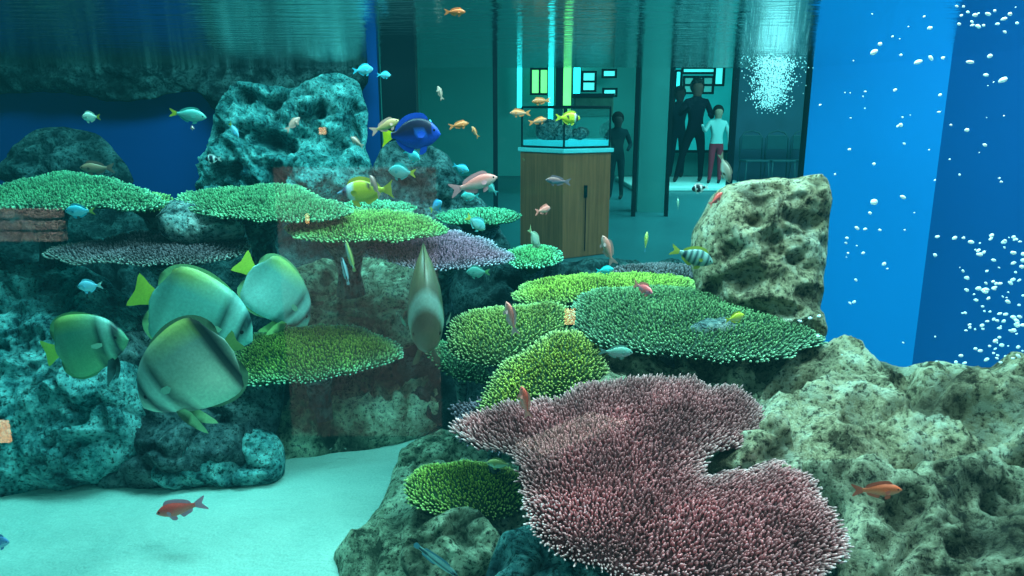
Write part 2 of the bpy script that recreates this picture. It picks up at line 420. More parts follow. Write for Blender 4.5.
    ex = {'bat': .12, 'tang': .12, 'wrasse': .09, 'fox': .15}.get(kind, .11)
    ez = {'bat': .04, 'tang': .04, 'wrasse': .015, 'fox': .02}.get(kind, .03)*deep
    ew = interp([r[0] for r in pr], [r[3] for r in pr], ex)
    er = .026 if kind not in ('bat',) else .022
    for sg in (-1, 1):
        mb = MB(); vsx = []; fsx = []
        bm = bmesh.new(); bmesh.ops.create_uvsphere(bm, u_segments=8, v_segments=6, radius=er)
        for v in bm.verts: v.co.y *= .6
        me = bpy.data.meshes.new('eye'); bm.to_mesh(me); bm.free(); me.materials.append(M_eye)
        me.polygons.foreach_set('use_smooth', [True]*len(me.polygons))
        e = bpy.data.objects.new('eye', me); COL.objects.link(e); e.parent = root
        e.location = Vector((-ex, sg*ew*.9*fat, ez))+off
    R = Matrix.Rotation(math.radians(yaw), 4, 'Z') @ Matrix.Rotation(-math.radians(pitch), 4, 'Y') @ Matrix.Rotation(math.radians(roll), 4, 'X')
    root.matrix_world = Matrix.Translation(at(px, py, Y)) @ R @ Matrix.Scale(L, 4)
    return root
# ---------------------------------------------------------------- the setting
def struct(o): return tag(o, kind='structure')
def slab(name, a, b, mat, bevel=0): return struct(MB().box(a, b).build(name, mat, bevel=bevel))
def X(px, py, Y): return at(px, py, Y).x
def Z(py, Y): return at(512, py, Y).z
def sandmat():
    m, nt, N, L = newmat('white_sand'); b = bsdf(nt); b.inputs['Roughness'].default_value = .95
    tc = N.new('ShaderNodeTexCoord')
    n1 = N.new('ShaderNodeTexNoise'); n1.inputs['Scale'].default_value = 2.5; n1.inputs['Detail'].default_value = 6
    n2 = N.new('ShaderNodeTexNoise'); n2.inputs['Scale'].default_value = 130; n2.inputs['Detail'].default_value = 3
    mp = N.new('ShaderNodeMapping'); mp.inputs['Scale'].default_value = (1, 2.2, 1)
    n3 = N.new('ShaderNodeTexNoise'); n3.inputs['Scale'].default_value = 16; n3.inputs['Detail'].default_value = 3
    L.new(tc.outputs['Object'], mp.inputs['Vector']); L.new(mp.outputs[0], n3.inputs['Vector'])
    for n in (n1, n2): L.new(tc.outputs['Object'], n.inputs['Vector'])
    r = N.new('ShaderNodeValToRGB'); e = r.color_ramp.elements
    e[0].position = .3; e[0].color = (.30, .40, .36, 1); e[1].position = .7; e[1].color = (.60, .65, .57, 1)
    a = N.new('ShaderNodeMath'); a.operation = 'MULTIPLY_ADD'; a.inputs[1].default_value = .45
    h = N.new('ShaderNodeMath'); h.operation = 'MULTIPLY'; h.inputs[1].default_value = .55
    L.new(n1.outputs['Fac'], h.inputs[0]); L.new(n2.outputs['Fac'], a.inputs[0]); L.new(h.outputs[0], a.inputs[2])
    L.new(a.outputs[0], r.inputs['Fac']); L.new(r.outputs[0], b.inputs['Base Color'])
    ad = N.new('ShaderNodeMath'); ad.operation = 'MULTIPLY_ADD'; ad.inputs[1].default_value = .25
    L.new(n2.outputs['Fac'], ad.inputs[0]); L.new(n3.outputs['Fac'], ad.inputs[2])
    bp = N.new('ShaderNodeBump'); bp.inputs['Strength'].default_value = .5; bp.inputs['Distance'].default_value = .03
    L.new(ad.outputs[0], bp.inputs['Height']); L.new(bp.outputs[0], b.inputs['Normal'])
    return m
M_sand = sandmat()
vs, fs = [], []
nx, ny = 120, 90
for j in range(ny+1):
    for i in range(nx+1):
        x = -4.2+8.4*i/nx; y = FRONTY+.02+(BACKY-FRONTY-.04)*j/ny
        vs.append((x, y, .03*fbm(Vector((x*1.3, y*1.3, 0)), 3)+.006*noise.noise(Vector((x*8, y*14, 3)))))
for j in range(ny):
    for i in range(nx):
        a = j*(nx+1)+i; fs.append((a, a+1, a+nx+2, a+nx+1))
struct(mesh_obj('floor', vs, fs, M_sand))
M_blueL = plain('blue_wall_left', (.004, .055, .26), .6, var=.15, vscale=2)
M_darkT = plain('dark_teal_wall', (.02, .06, .09), .7, var=.3, vscale=3)
M_blueR = plain('light_blue_wall', (.010, .25, .72), .6, var=.05, vscale=1.5)
M_blueD = plain('shaded_blue_wall', (.005, .10, .36), .6, var=.08, vscale=1.5)  # same blue wall, darker: the shadow on this side is put into its colour
M_black = plain('dark_frame', (.002, .006, .010), .6, var=.2, spec=.1)
M_teal = plain('teal_paint', (.06, .34, .32), .6, var=.1, vscale=1.2)
M_hallfloor = plain('hall_floor_tiles', (.03, .13, .15), .35, var=.2, vscale=1.0)
M_light = plain('hall_light_step', (.5, .8, .78), .5, var=.06)
M_wood = None
xe = X(380, 130, BACKY)
slab('wall_back', (-4.6, BACKY, -.1), (xe, BACKY+.08, SURF+.25), M_blueL)
slab('wall_left', (-4.3, FRONTY, -.1), (-4.2, BACKY, SURF+.25), M_darkT)
x8 = X(803, 180, BACKY); x9 = X(936, 180, 4.2)
def panel(name, p, q, z0, z1, th, mat):
    mb = MB(); d = (Vector(q)-Vector(p)).normalized(); n = Vector((-d.y, d.x))*th
    P = [p, q, (q[0]+n.x, q[1]+n.y), (p[0]+n.x, p[1]+n.y)]
    mb.v = [(a, b, z0) for a, b in P]+[(a, b, z1) for a, b in P]
    mb.f = [(0,3,2,1),(4,5,6,7),(0,1,5,4),(1,2,6,5),(2,3,7,6),(3,0,4,7)]
    return struct(mb.build(name, mat))
panel('wall_right', (x8, BACKY), (x9, 4.2), -.1, SURF+.2, .06, M_blueR)
x10 = X(1150, 180, 3.0)
panel('wall_side', (x9, 4.2), (x10, 2.6), -.1, SURF+.2, .06, M_blueD)
panel('wall_corner', (x10, 2.6), (x10+.2, FRONTY), -.1, SURF+.2, .06, M_blueD)
# column and frame of the rear window
def post(px0, px1, Y, z0, z1, mat, name, d=.08, py=130):
    return slab(name, (X(px0, py, Y), Y, z0), (X(px1, py, Y), Y+d, z1), mat)
post(383, 417, BACKY-.02, -.1, SURF+.25, M_black, 'trim_2', .12)
post(493, 497.5, BACKY, .2, SURF+.25, M_black, 'trim_3', .05)
slab('trim_4', (X(417, 130, BACKY), BACKY, -.1), (x8, BACKY+.08, .22), M_darkT)
post(800, 804, BACKY, -.1, SURF+.25, M_black, 'trim_5', .05, 180)
# glass
def glassmat(name, tint, refl):
    m, nt, N, L = newmat(name); N.remove(bsdf(nt)); out = N['Material Output']
    tr = N.new('ShaderNodeBsdfTransparent'); tr.inputs[0].default_value = (*tint, 1)
    gl = N.new('ShaderNodeBsdfGlossy'); gl.inputs['Roughness'].default_value = 0
    fr = N.new('ShaderNodeFresnel'); fr.inputs['IOR'].default_value = 1.45
    mu = N.new('ShaderNodeMath'); mu.operation = 'MULTIPLY'; mu.inputs[1].default_value = refl
    mx = N.new('ShaderNodeMixShader'); L.new(fr.outputs[0], mu.inputs[0]); L.new(mu.outputs[0], mx.inputs[0])
    L.new(tr.outputs[0], mx.inputs[1]); L.new(gl.outputs[0], mx.inputs[2]); L.new(mx.outputs[0], out.inputs['Surface'])
    return m
M_glass = glassmat('window_glass', (.99, 1, 1), 1.3)
M_glass2 = glassmat('rear_glass', (.93, .99, .99), .6)
struct(mesh_obj('window_1', [(-4, FRONTY-.02, -.3), (4, FRONTY-.02, -.3), (4, FRONTY-.02, 2.4), (-4, FRONTY-.02, 2.4)], [(0, 1, 2, 3)], M_glass, smooth=False))
gx0, gx1 = X(417, 130, BACKY), X(800, 180, BACKY)
struct(mesh_obj('window_2', [(gx0, BACKY+.03, .2), (gx1, BACKY+.03, .2), (gx1, BACKY+.03, SURF+.2), (gx0, BACKY+.03, SURF+.2)], [(0, 1, 2, 3)], M_glass2, smooth=False))
# water body: absorbs red, glows faintly teal in place of scattered light
m, nt, N, L = newmat('sea_water'); N.remove(bsdf(nt)); out = N['Material Output']
ab = N.new('ShaderNodeVolumeAbsorption'); ab.inputs['Color'].default_value = (.10, .84, .85, 1); ab.inputs['Density'].default_value = .42
em = N.new('ShaderNodeEmission'); em.inputs['Color'].default_value = (.0, .62, .72, 1); em.inputs['Strength'].default_value = .009
ads = N.new('ShaderNodeAddShader'); L.new(ab.outputs[0], ads.inputs[0]); L.new(em.outputs[0], ads.inputs[1]); L.new(ads.outputs[0], out.inputs['Volume'])
M_water = m
w = MB().box((-4.19, FRONTY, -.05), (4.19, BACKY-.001, SURF-.002)).build('water', M_water); struct(w)
# the surface seen from below: mirror at flat angles, clear overhead (total internal reflection)
m, nt, N, L = newmat('water_surface'); N.remove(bsdf(nt)); out = N['Material Output']
tr = N.new('ShaderNodeBsdfTransparent'); gl = N.new('ShaderNodeBsdfGlossy'); gl.inputs['Roughness'].default_value = .02
gl.inputs['Color'].default_value = (.9, .97, .97, 1)
ge = N.new('ShaderNodeNewGeometry'); dp = N.new('ShaderNodeVectorMath'); dp.operation = 'DOT_PRODUCT'
L.new(ge.outputs['Incoming'], dp.inputs[0]); L.new(ge.outputs['True Normal'], dp.inputs[1])
ab_ = N.new('ShaderNodeMath'); ab_.operation = 'ABSOLUTE'; L.new(dp.outputs['Value'], ab_.inputs[0])
mr = N.new('ShaderNodeMapRange'); mr.inputs['From Min'].default_value = .3; mr.inputs['From Max'].default_value = .55
mr.inputs['To Min'].default_value = 1; mr.inputs['To Max'].default_value = 0; L.new(ab_.outputs[0], mr.inputs['Value'])
tc = N.new('ShaderNodeTexCoord'); n1 = N.new('ShaderNodeTexNoise'); n1.inputs['Scale'].default_value = 13; n1.inputs['Detail'].default_value = 6
n1.inputs['Roughness'].default_value = .55
mpw = N.new('ShaderNodeMapping'); mpw.inputs['Scale'].default_value = (.35, 1.5, 1); L.new(tc.outputs['Object'], mpw.inputs['Vector']); L.new(mpw.outputs[0], n1.inputs['Vector'])
bp = N.new('ShaderNodeBump'); bp.inputs['Strength'].default_value = .30; bp.inputs['Distance'].default_value = .02
L.new(n1.outputs['Fac'], bp.inputs['Height']); L.new(bp.outputs[0], gl.inputs['Normal'])
mx = N.new('ShaderNodeMixShader'); L.new(mr.outputs[0], mx.inputs[0]); L.new(tr.outputs[0], mx.inputs[1]); L.new(gl.outputs[0], mx.inputs[2])
L.new(mx.outputs[0], out.inputs['Surface'])
struct(mesh_obj('water_surface', [(-4.19, FRONTY, SURF), (4.19, FRONTY, SURF), (4.19, BACKY, SURF), (-4.19, BACKY, SURF)], [(0, 3, 2, 1)], m, smooth=False))
# ---------------------------------------------------------------- visitor hall behind the rear window
HF = .38
slab('floor_2', (-3, BACKY+.1, HF-.1), (14, 16, HF), M_hallfloor)
slab('wall_far', (-3, 15, HF), (14, 15.1, 4), M_teal)
slab('wall_side_hall', (13, BACKY+.2, HF), (13.1, 15, 4), M_teal)
slab('ceiling', (-3, BACKY+.2, 3.9), (14, 15, 4), M_teal)
slab('wall_hall_left', (-1.9, BACKY+.2, HF), (-1.8, 15, 4), M_teal)
def glow(name, c, s): return plain(name, c, .5, emis=s, var=.25, vscale=3)
M_winC = glow('daylight_cyan', (.1, .95, 1), 3.2); M_winY = glow('daylight_garden', (.55, .9, .22), 2.2); M_winW = glow('daylight_pale', (.3, 1, .9), 1.5)
def hallwindow(n, px0, px1, py0, py1, Y, mat, bars=(0, 0), frame=.04):
    x0, x1 = X(px0, 100, Y), X(px1, 100, Y); z0, z1 = Z(py1, Y), Z(py0, Y)
    fr = MB(); f = frame
    for a, b in (((x0-f, z0-f), (x0, z1+f)), ((x1, z0-f), (x1+f, z1+f)), ((x0, z0-f), (x1, z0)), ((x0, z1), (x1, z1+f))):
        fr.box((a[0], Y-.03, a[1]), (b[0], Y+.03, b[1]))
    for k in range(bars[0]):
        xx = x0+(x1-x0)*(k+1)/(bars[0]+1); fr.box((xx-.02, Y-.02, z0), (xx+.02, Y+.01, z1))
    for k in range(bars[1]):
        zz = z0+(z1-z0)*(k+1)/(bars[1]+1); fr.box((x0, Y-.02, zz-.02), (x1, Y+.01, zz+.02))
    o = struct(fr.build('window_%d' % n, M_black))
    mesh_obj('pane', [(x0, Y+.015, z0), (x1, Y+.015, z0), (x1, Y+.015, z1), (x0, Y+.015, z1)], [(0, 1, 2, 3)], mat, o, False)
    return o
hallwindow(3, 517, 522, 40, 108, 14.6, M_winC, frame=.012)
hallwindow(15, 548, 553.5, 40, 135, 14.55, M_winC, frame=.012)
hallwindow(4, 532, 547, 70, 93, 14.6, M_winY, (1, 0))
hallwindow(5, 563, 571, 40, 125, 14.6, M_winY, frame=.012)
hallwindow(6, 573, 580, 40, 118, 14.6, M_winC, frame=.012)
hallwindow(7, 583, 594, 73, 90, 14.6, M_winW, (0, 1))
hallwindow(8, 603, 614, 71, 76, 14.6, M_winW); hallwindow(9, 604, 615, 90, 95, 14.6, M_winW)
hallwindow(10, 674, 731, 68, 150, 14.6, glow('doorway_glow', (.03, .42, .42), .7), (0, 0), .05)
hallwindow(11, 675.5, 679, 72, 113, 14.5, M_winC); hallwindow(12, 682, 712, 69, 72, 14.5, M_winW)
hallwindow(13, 714, 721, 68, 84, 14.5, M_winW); hallwindow(14, 684, 711, 78, 92, 14.5, glow('daylight_dim', (.2, .6, .55), .6), (2, 1))
post(555.5, 562, 8.5, HF, 3.9, M_black, 'trim_6', .1)
post(640, 669, 9, HF, 3.9, plain('column_render', (.06, .26, .25), .7, var=.12, vscale=4), 'trim_7', .3)
post(635, 638.5, 8.6, HF, 3.9, M_black, 'trim_8', .08)
post(669, 672, 8.6, HF, 3.9, M_black, 'trim_9', .08)
post(731, 736, 8.6, HF, 3.9, M_black, 'trim_10', .08)
slab('wall_dark_partition', (X(734, 120, 13), 13, HF), (X(1000, 120, 13), 13.1, 3.9), M_darkT)
# low light step the visitors walk on
Ys = 12.6
st = MB().box((X(625, 180, Ys), Ys-.9, HF), (X(742, 180, Ys), Ys+1.2, Z(180, 13.0))).build('floor_step', M_light, bevel=.02); struct(st)
# wooden plinth with a small display tank on it
def woodmat():
    m, nt, N, L = newmat('plinth_wood'); b = bsdf(nt); b.inputs['Roughness'].default_value = .45
    tc = N.new('ShaderNodeTexCoord'); mp = N.new('ShaderNodeMapping'); mp.inputs['Scale'].default_value = (14, 14, .8)
    n = N.new('ShaderNodeTexNoise'); n.inputs['Scale'].default_value = 3; n.inputs['Detail'].default_value = 6
    L.new(tc.outputs['Object'], mp.inputs[0]); L.new(mp.outputs[0], n.inputs[0])
    r = N.new('ShaderNodeValToRGB'); e = r.color_ramp.elements
    e[0].position = .35; e[0].color = (.50, .09, .03, 1); e[1].position = .8; e[1].color = (.85, .16, .06, 1)
    L.new(n.outputs['Fac'], r.inputs['Fac']); L.new(r.outputs[0], b.inputs['Base Color']); return m
M_wood = woodmat()
Yp = 5.9
pl_ = empty('display_plinth', (0, 0, 0)); tag(pl_, 'tall brown wooden display plinth standing beyond the rear glass of the tank', 'plinth')
xa, xb, xc = X(520, 200, Yp+.45), X(563, 200, Yp), X(609, 200, Yp+.3); zt = Z(153, Yp+.1); zb = HF
mb = MB(); P = [(xa, Yp+.4), (xb, Yp), (xc, Yp+.25), (xb+.07, Yp+.75)]
mb.v = [(a, b, zb) for a, b in P]+[(a, b, zt) for a, b in P]; mb.f = [(0,3,2,1),(4,5,6,7),(0,1,5,4),(1,2,6,5),(2,3,7,6),(3,0,4,7)]
cab_ = mb.build('cabinet', M_wood, pl_, bevel=.008)
mb = MB(); cx_, cy_ = sum(p[0] for p in P)/4, sum(p[1] for p in P)/4
Q = [(cx_+(a-cx_)*1.06, cy_+(b-cy_)*1.06) for a, b in P]
mb.v = [(a, b, zt) for a, b in Q]+[(a, b, zt+.035) for a, b in Q]; mb.f = [(0,3,2,1),(4,5,6,7),(0,1,5,4),(1,2,6,5),(2,3,7,6),(3,0,4,7)]
mb.build('top', plain('plinth_top', (.3, .8, .85), .08, var=.1), pl_, bevel=.006)
# door joint and handle slot on the lit face
d_ = (Vector((P[2][0], P[2][1], 0))-Vector((P[1][0], P[1][1], 0)))
def onface(t, z, o=-.004): 
    p = Vector((P[1][0], P[1][1], 0))+d_*t; n = Vector((d_.y, -d_.x, 0)).normalized(); p = p+n*(-o); p.z = z; return p
mb = MB(); a, b = onface(.46, zb+.05), onface(.48, zt-.05)
mb.tube([onface(.47, zb+.05), onface(.47, zt-.3)], .004, 6); mb.build('joint', M_black, cab_)
mb = MB(); mb.tube([onface(.46, zt-.36), onface(.46, zt-.26)], .016, 8); mb.build('handle', M_black, cab_)
# display tank on the plinth
dt = empty('display_tank', (cx_, cy_, zt+.037)); tag(dt, 'small clear display tank with rocks standing on the wooden plinth', 'tank')
hz = Z(106, Yp)-zt-.04; mb = MB()
q = [((a-cx_)*.96, (b-cy_)*.96) for a, b in P]
def wallbar(mb, a, b, z0, z1, th): mb.tube([(a[0], a[1], z0), (b[0], b[1], z1)], th, 6)
for i in range(4): wallbar(mb, q[i], q[i], 0, hz, .008); wallbar(mb, q[i], q[(i+1) % 4], hz, hz, .008); wallbar(mb, q[i], q[(i+1) % 4], .008, .008, .008)
mb.build('frame', M_black, dt)
mb = MB(); mb.v = [(a, b, .01) for a, b in q]+[(a, b, hz) for a, b in q]; mb.f = [(0,1,5,4),(1,2,6,5),(2,3,7,6),(3,0,4,7)]
mb.build('glass', M_glass2, dt)
mb = MB(); mb.v = [(a*.97, b*.97, .01) for a, b in q]+[(a*.97, b*.97, .06) for a, b in q]; mb.f = [(0,3,2,1),(4,5,6,7),(0,1,5,4),(1,2,6,5),(2,3,7,6),(3,0,4,7)]
mb.build('substrate', glow('tank_base_glow', (.1, .7, .8), .5), dt)  # base is given a cyan glow of its own, though it is no lamp
# small rocks inside the display tank: things of their own
for k, (dx, dy, s_) in enumerate(((-.13, .02, .11), (-.02, -.08, .08), (.12, -.03, .07))):
    bm = bmesh.new(); bmesh.ops.create_icosphere(bm, subdivisions=3, radius=1)
    for v in bm.verts:
        n_ = 1+.35*noise.noise(v.co*1.7+Vector((k*5, 0, 0))); v.co = Vector((v.co.x*s_*n_, v.co.y*s_*.8*n_, v.co.z*s_*.8*n_))
    me = bpy.data.meshes.new('tank_rock'); bm.to_mesh(me); bm.free(); me.materials.append(M_rockB)
    o = bpy.data.objects.new('tank_rock', me); COL.objects.link(o); o.location = (cx_+dx, cy_+dy, zt+.1+s_*.7)
    tag(o, ['largest dark rock at the left in the small display tank', 'middle dark rock in the small display tank', 'smallest dark rock at the right in the small display tank'][k], 'rock')
# a second, dark display cabinet further back
Yc = 11.0
fc = empty('aquarium_cabinet', (X(594, 105, Yc), Yc, HF)); tag(fc, 'distant dark aquarium on a stand in the visitor hall', 'aquarium')
hw = px2m(19, Yc); z0, z1 = Z(117, Yc)-HF, Z(97, Yc)-HF
MB().box((-hw, 0, z0), (hw, .5, z1)).build('tank', plain('far_tank', (.03, .08, .06), .4, var=.6, vscale=9), fc, bevel=.02)
MB().box((-hw*1.04, -.02, z1), (hw*1.04, .52, z1+.05)).build('lid', M_black, fc)
MB().box((-hw*.9, .02, 0), (hw*.9, .48, z0)).build('stand', M_teal, fc)
# chairs against the dark partition
M_chair = plain('chair_plastic', (.01, .05, .06), .4, var=.2)
def chair(px, Y, lab, first=[None]):
    if first[0] is None:
        r = empty('visitor_chair'); 
        mb = MB(); mb.box((-.2, -.2, .43), (.2, .2, .46)); mb.build('seat', M_chair, r, bevel=.01)
        mb = MB(); pts = [(-.19, .2, .46), (-.19, .22, .8), (-.12, .23, .9), (0, .23, .93), (.12, .23, .9), (.19, .22, .8), (.19, .2, .46)]
        mb.tube(pts, .014, 6); mb.build('back_frame', M_chair, r, True)
        MB().box((-.17, .2, .62), (.17, .22, .86)).build('backrest', M_chair, r, bevel=.008)
        for sx in (-1, 1):
            for sy in (-1, 1): MB().tube([(sx*.18, sy*.18, .43), (sx*.2, sy*.21, 0)], .012, 6).build('leg', M_chair, r, True)
        first[0] = r
    else:
        src = first[0]; r = src.copy(); COL.objects.link(r)
        for ch in list(src.children):
            c = ch.copy(); COL.objects.link(c); c.parent = r
    r.location = (X(px, 150, Y), Y, HF); tag(r, lab, 'chair', 'dark chairs against the hall partition'); return r
for k, px in enumerate((755, 781, 807)): chair(px, 12.4, 'dark visitor chair in the row by the dark partition beyond the tank')
# ---------------------------------------------------------------- visitors
def person(px, Yv, h, z, label, spine, limbs, top, legs, skin, hair, arms=None, facing=0):
    """one continuous skinned body; colours by height"""
    m, nt, N, L = newmat('visitor_clothes'); b = bsdf(nt); b.inputs['Roughness'].default_value = .9; b.inputs['Specular IOR Level'].default_value = .03
    tc = N.new('ShaderNodeTexCoord'); sx = N.new('ShaderNodeSeparateXYZ'); L.new(tc.outputs['Object'], sx.inputs[0])
    r = N.new('ShaderNodeValToRGB'); r.color_ramp.interpolation = 'CONSTANT'
    mr = N.new('ShaderNodeMapRange'); mr.inputs['From Max'].default_value = h; L.new(sx.outputs['Z'], mr.inputs['Value']); L.new(mr.outputs[0], r.inputs[0])
    e = r.color_ramp.elements; e[0].position = 0; e[0].color = (.02, .02, .02, 1); e[1].position = .84; e[1].color = (*skin, 1)
    k = e.new(.05); k.color = (*legs, 1); k = e.new(.52); k.color = (*top, 1)
    L.new(r.outputs[0], b.inputs['Base Color'])
    J, E, R = [], [], []
    def add(p, rad, parent=None):
        J.append(tuple(c*h for c in p)); R.append(rad*h)
        if parent is not None: E.append((parent, len(J)-1))
        return len(J)-1
    pel = add((0, 0, .52), .075); wst = add((0, 0, .62), .065, pel); ch_ = add((0, -.01, .74), .08, wst)
    nk = add((0, -.01, .83), .035, ch_); hd0 = add((0, -.02, .875), .05, nk); hd1 = add((0, -.025, .93), .06, hd0); add((0, -.02, .975), .045, hd1)
    for sgn, (kn, ft) in zip((-1, 1), limbs):
        hp = add((sgn*.05, 0, .49), .055, pel); k1 = add((sgn*.05+kn[0], kn[1], .28), .038, hp); a1 = add((sgn*.05+ft[0], ft[1], .04), .024, k1)
        add((sgn*.05+ft[0]-.03, ft[1]-.07, .015), .02, a1)
    for sgn, (el, hd) in zip((-1, 1), arms):
        s1 = add((sgn*.1, 0, .79), .038, ch_); e1 = add(el, .026, s1); w1 = add(hd, .019, e1)
        d = (Vector(hd)-Vector(el)).normalized(); add(tuple(Vector(hd)+d*.05), .021, w1)
    me = bpy.data.meshes.new('person'); me.from_pydata(J, E, []); me.update()
    o = bpy.data.objects.new('person', me); COL.objects.link(o)
    sk = o.modifiers.new('skin', 'SKIN'); 
    for i, v in enumerate(me.skin_vertices[0].data if me.skin_vertices else []): v.radius = (R[i], R[i])
    if not me.skin_vertices:
        bm = bmesh.new(); bm.from_mesh(me); ly = bm.verts.layers.skin.verify()
        for i, v in enumerate(bm.verts): v[ly].radius = (R[i], R[i])
        bm.verts.ensure_lookup_table(); bm.verts[0][ly].use_root = True; bm.to_mesh(me); bm.free()
    sk.use_smooth_shade = True; sb = o.modifiers.new('sub', 'SUBSURF'); sb.levels = 2; sb.render_levels = 2
    me.materials.append(m); o.location = (X(px, 150, Yv), Yv, z); o.rotation_euler.z = facing; tag(o, label, 'person')
    bm = bmesh.new(); bmesh.ops.create_uvsphere(bm, u_segments=14, v_segments=10, radius=.072*h)
    for v in bm.verts:
        v.co.z *= 1.1
        if v.co.y < -.02*h and v.co.z < .02*h: v.co.y = -.02*h
    mh = bpy.data.meshes.new('hair'); bm.to_mesh(mh); bm.free(); mh.materials.append(plain('hair_dark', hair, .9, spec=.02))
    ho = bpy.data.objects.new('hair', mh); COL.objects.link(ho); ho.parent = o; ho.location = (0, .008*h, .945*h)
    return o
zs = Z(180, 13.0)  # dark figures: the silhouette shade is put into skin and clothes colours
person(694, 12.6, 1.68, zs, 'person in dark clothes mid-stride on the light step, arms bent', None, [((-.07, -.03), (-.12, .0)), ((.03, .02), (.04, .05))],
       (.004, .006, .012), (.004, .006, .01), (.1, .05, .04), (.01, .01, .01), arms=[((-.17, -.04, .66), (-.12, -.14, .72)), ((.15, -.05, .64), (.1, -.16, .66))])
person(716, 12.3, 1.25, zs, 'child in a pale top and dark red shorts beside the striding person', None, [((-.01, -.02), (-.02, .0)), ((.01, .0), (.02, .02))],
       (.25, .45, .45), (.25, .02, .04), (.3, .2, .15), (.01, .01, .01), arms=[((-.17, -.03, .68), (-.22, -.12, .74)), ((.16, 0, .64), (.15, -.06, .52))])
person(617, 10.5, 1.2, HF, 'dark silhouetted person standing behind the wooden plinth', None, [((-.01, -.02), (-.02, .0)), ((.01, .0), (.02, .02))],
       (.006, .02, .025), (.006, .02, .025), (.03, .03, .03), (.01, .01, .01), arms=[((-.16, 0, .64), (-.12, -.1, .6)), ((.16, 0, .64), (.12, -.1, .6))])
person(677, 13.6, 1.6, zs-.0, 'dark silhouetted person half hidden behind the striding person', None, [((-.01, -.02), (-.02, .0)), ((.01, .0), (.02, .02))],
       (.004, .012, .02), (.004, .012, .02), (.03, .02, .02), (.01, .01, .01), arms=[((-.16, 0, .64), (-.15, -.03, .5)), ((.16, 0, .64), (.15, -.03, .5))])
# ---------------------------------------------------------------- lights
def area(name, loc, sx, sy, e, c, rot=(0, 0, 0)):
    l = bpy.data.lights.new(name, 'AREA'); l.shape = 'RECTANGLE'; l.size = sx; l.size_y = sy; l.energy = e; l.color = c
    o = bpy.data.objects.new(name, l); COL.objects.link(o); o.location = loc; o.rotation_euler = rot; return o
area('tank_lamp', (.9, 2.0, 3.2), 1.6, .9, 165, (1, .97, .9))
area('tank_lamp', (-1.2, 3.0, 3.4), 2.2, 1.0, 175, (.8, 1, .97))
area('tank_lamp', (2.4, 3.4, 3.2), 1.5, 1.2, 70, (.8, .95, 1))
area('tank_lamp', (0, 4.2, 3.2), 3.0, .6, 40, (.7, 1, 1))
area('hall_lamp', (5, 8.5, 3.8), 5, 5, 950, (.95, 1, .95))
area('room_fill', (0, -2.2, 3.6), 3, 1.5, 70, (1, .9, .8), (math.radians(25), 0, 0))  # added light above and behind the viewer, unseen
# room on the viewer's side of the glass: it only shows as faint reflections
MIR = 2*(FRONTY-.02)
def mirrored(px, py, Yv):
    q = at(px, py, Yv); return Vector((q.x, MIR-Yv, q.z))
M_brown = plain('room_wall_brown', (.42, .38, .36), .8, var=.25, vscale=2)
Yv = 3.6; a, c = mirrored(273, 168, Yv), mirrored(442, 436, Yv)
slab('wall_room_panel', (a.x, a.y-.1, c.z), (c.x, a.y, a.z), M_brown)
Yv = 2.6; a, c = mirrored(-60, 208, Yv), mirrored(62, 243, Yv)
bn = empty('plank_bench', (0, 0, 0)); tag(bn, 'pale wooden plank bench on the viewing side, mirrored faintly in the front glass', 'bench')
M_plank = plain('bench_planks', (.80, .76, .68), .5, var=.15, vscale=5)
h3 = (a.z-c.z)/3
for k in range(3): MB().box((a.x, a.y-.04, c.z+k*h3+.004), (c.x, a.y, c.z+(k+1)*h3-.004)).build('plank', M_plank, bn, bevel=.003)
for xx in (a.x+.05, c.x-.06): MB().box((xx, a.y-.09, -.3), (xx+.05, a.y-.045, c.z+.1)).build('leg', M_black, bn)
tz = mirrored(570, 430, 1.55); tb = empty('side_table', (tz.x, tz.y, 0)); tag(tb, 'small pale table on the viewing side, mirrored faintly in the front glass', 'table')
q = [mirrored(515, 442, 1.48), mirrored(590, 408, 1.66), mirrored(630, 420, 1.60), mirrored(545, 450, 1.42)]
mb = MB(); mb.v = [(v.x-tz.x, v.y, tz.z-.02) for v in q]+[(v.x-tz.x, v.y, tz.z) for v in q]
mb.v = [(x, y-tz.y, z) for x, y, z in mb.v]; mb.f = [(0,3,2,1),(4,5,6,7),(0,1,5,4),(1,2,6,5),(2,3,7,6),(3,0,4,7)]
mb.build('tabletop', plain('table_white', (.8, .78, .72), .5), tb)
MB().tube([(0, 0, -.3), (0, 0, tz.z-.02)], .02, 10).build('leg', M_black, tb)
M_or = glow('orange_lamp', (1, .50, .20), 13)
for k, (px, py, w_, h_) in enumerate(((570, 317, 11, 17), (2, 432, 15, 26), (307, 219, 4, 10), (322, 131, 7, 7))):
    p0 = mirrored(px, py, 2.2); ww, hh = px2m(w_, 2.2)/2, px2m(h_, 2.2)/2
    o = empty('wall_lamp', p0); tag(o, ['small orange lamp mirrored over the dark green corals', 'small orange lamp mirrored at the left edge of the glass', 'slim orange lamp mirrored over the pale green coral', 'tiny round lamp mirrored over the tall pitted rock'][k], 'lamp')
    MB().box((-ww, -.01, -hh), (ww, .0, hh)).build('diffuser', M_or, o, bevel=.002)
    MB().box((-ww*1.1, -.03, -hh*1.1), (ww*1.1, -.011, hh*1.1)).build('housing', M_black, o)
area('room_fill', (-.9, -.8, 2.3), 1.6, .4, 110, (1, .9, .82), (math.radians(-72), 0, 0))  # added unseen light so the panel and bench show in the glass
sl = bpy.data.lights.new('table_fill', 'SPOT'); sl.energy = 260; sl.spot_size = math.radians(38); sl.spot_blend = .4; sl.color = (1, .95, .92); sl.shadow_soft_size = .05  # added unseen spot, brightens the tabletop so its reflection shows
so_ = bpy.data.objects.new('table_fill', sl); COL.objects.link(so_); so_.location = (tz.x, tz.y, 2.1)
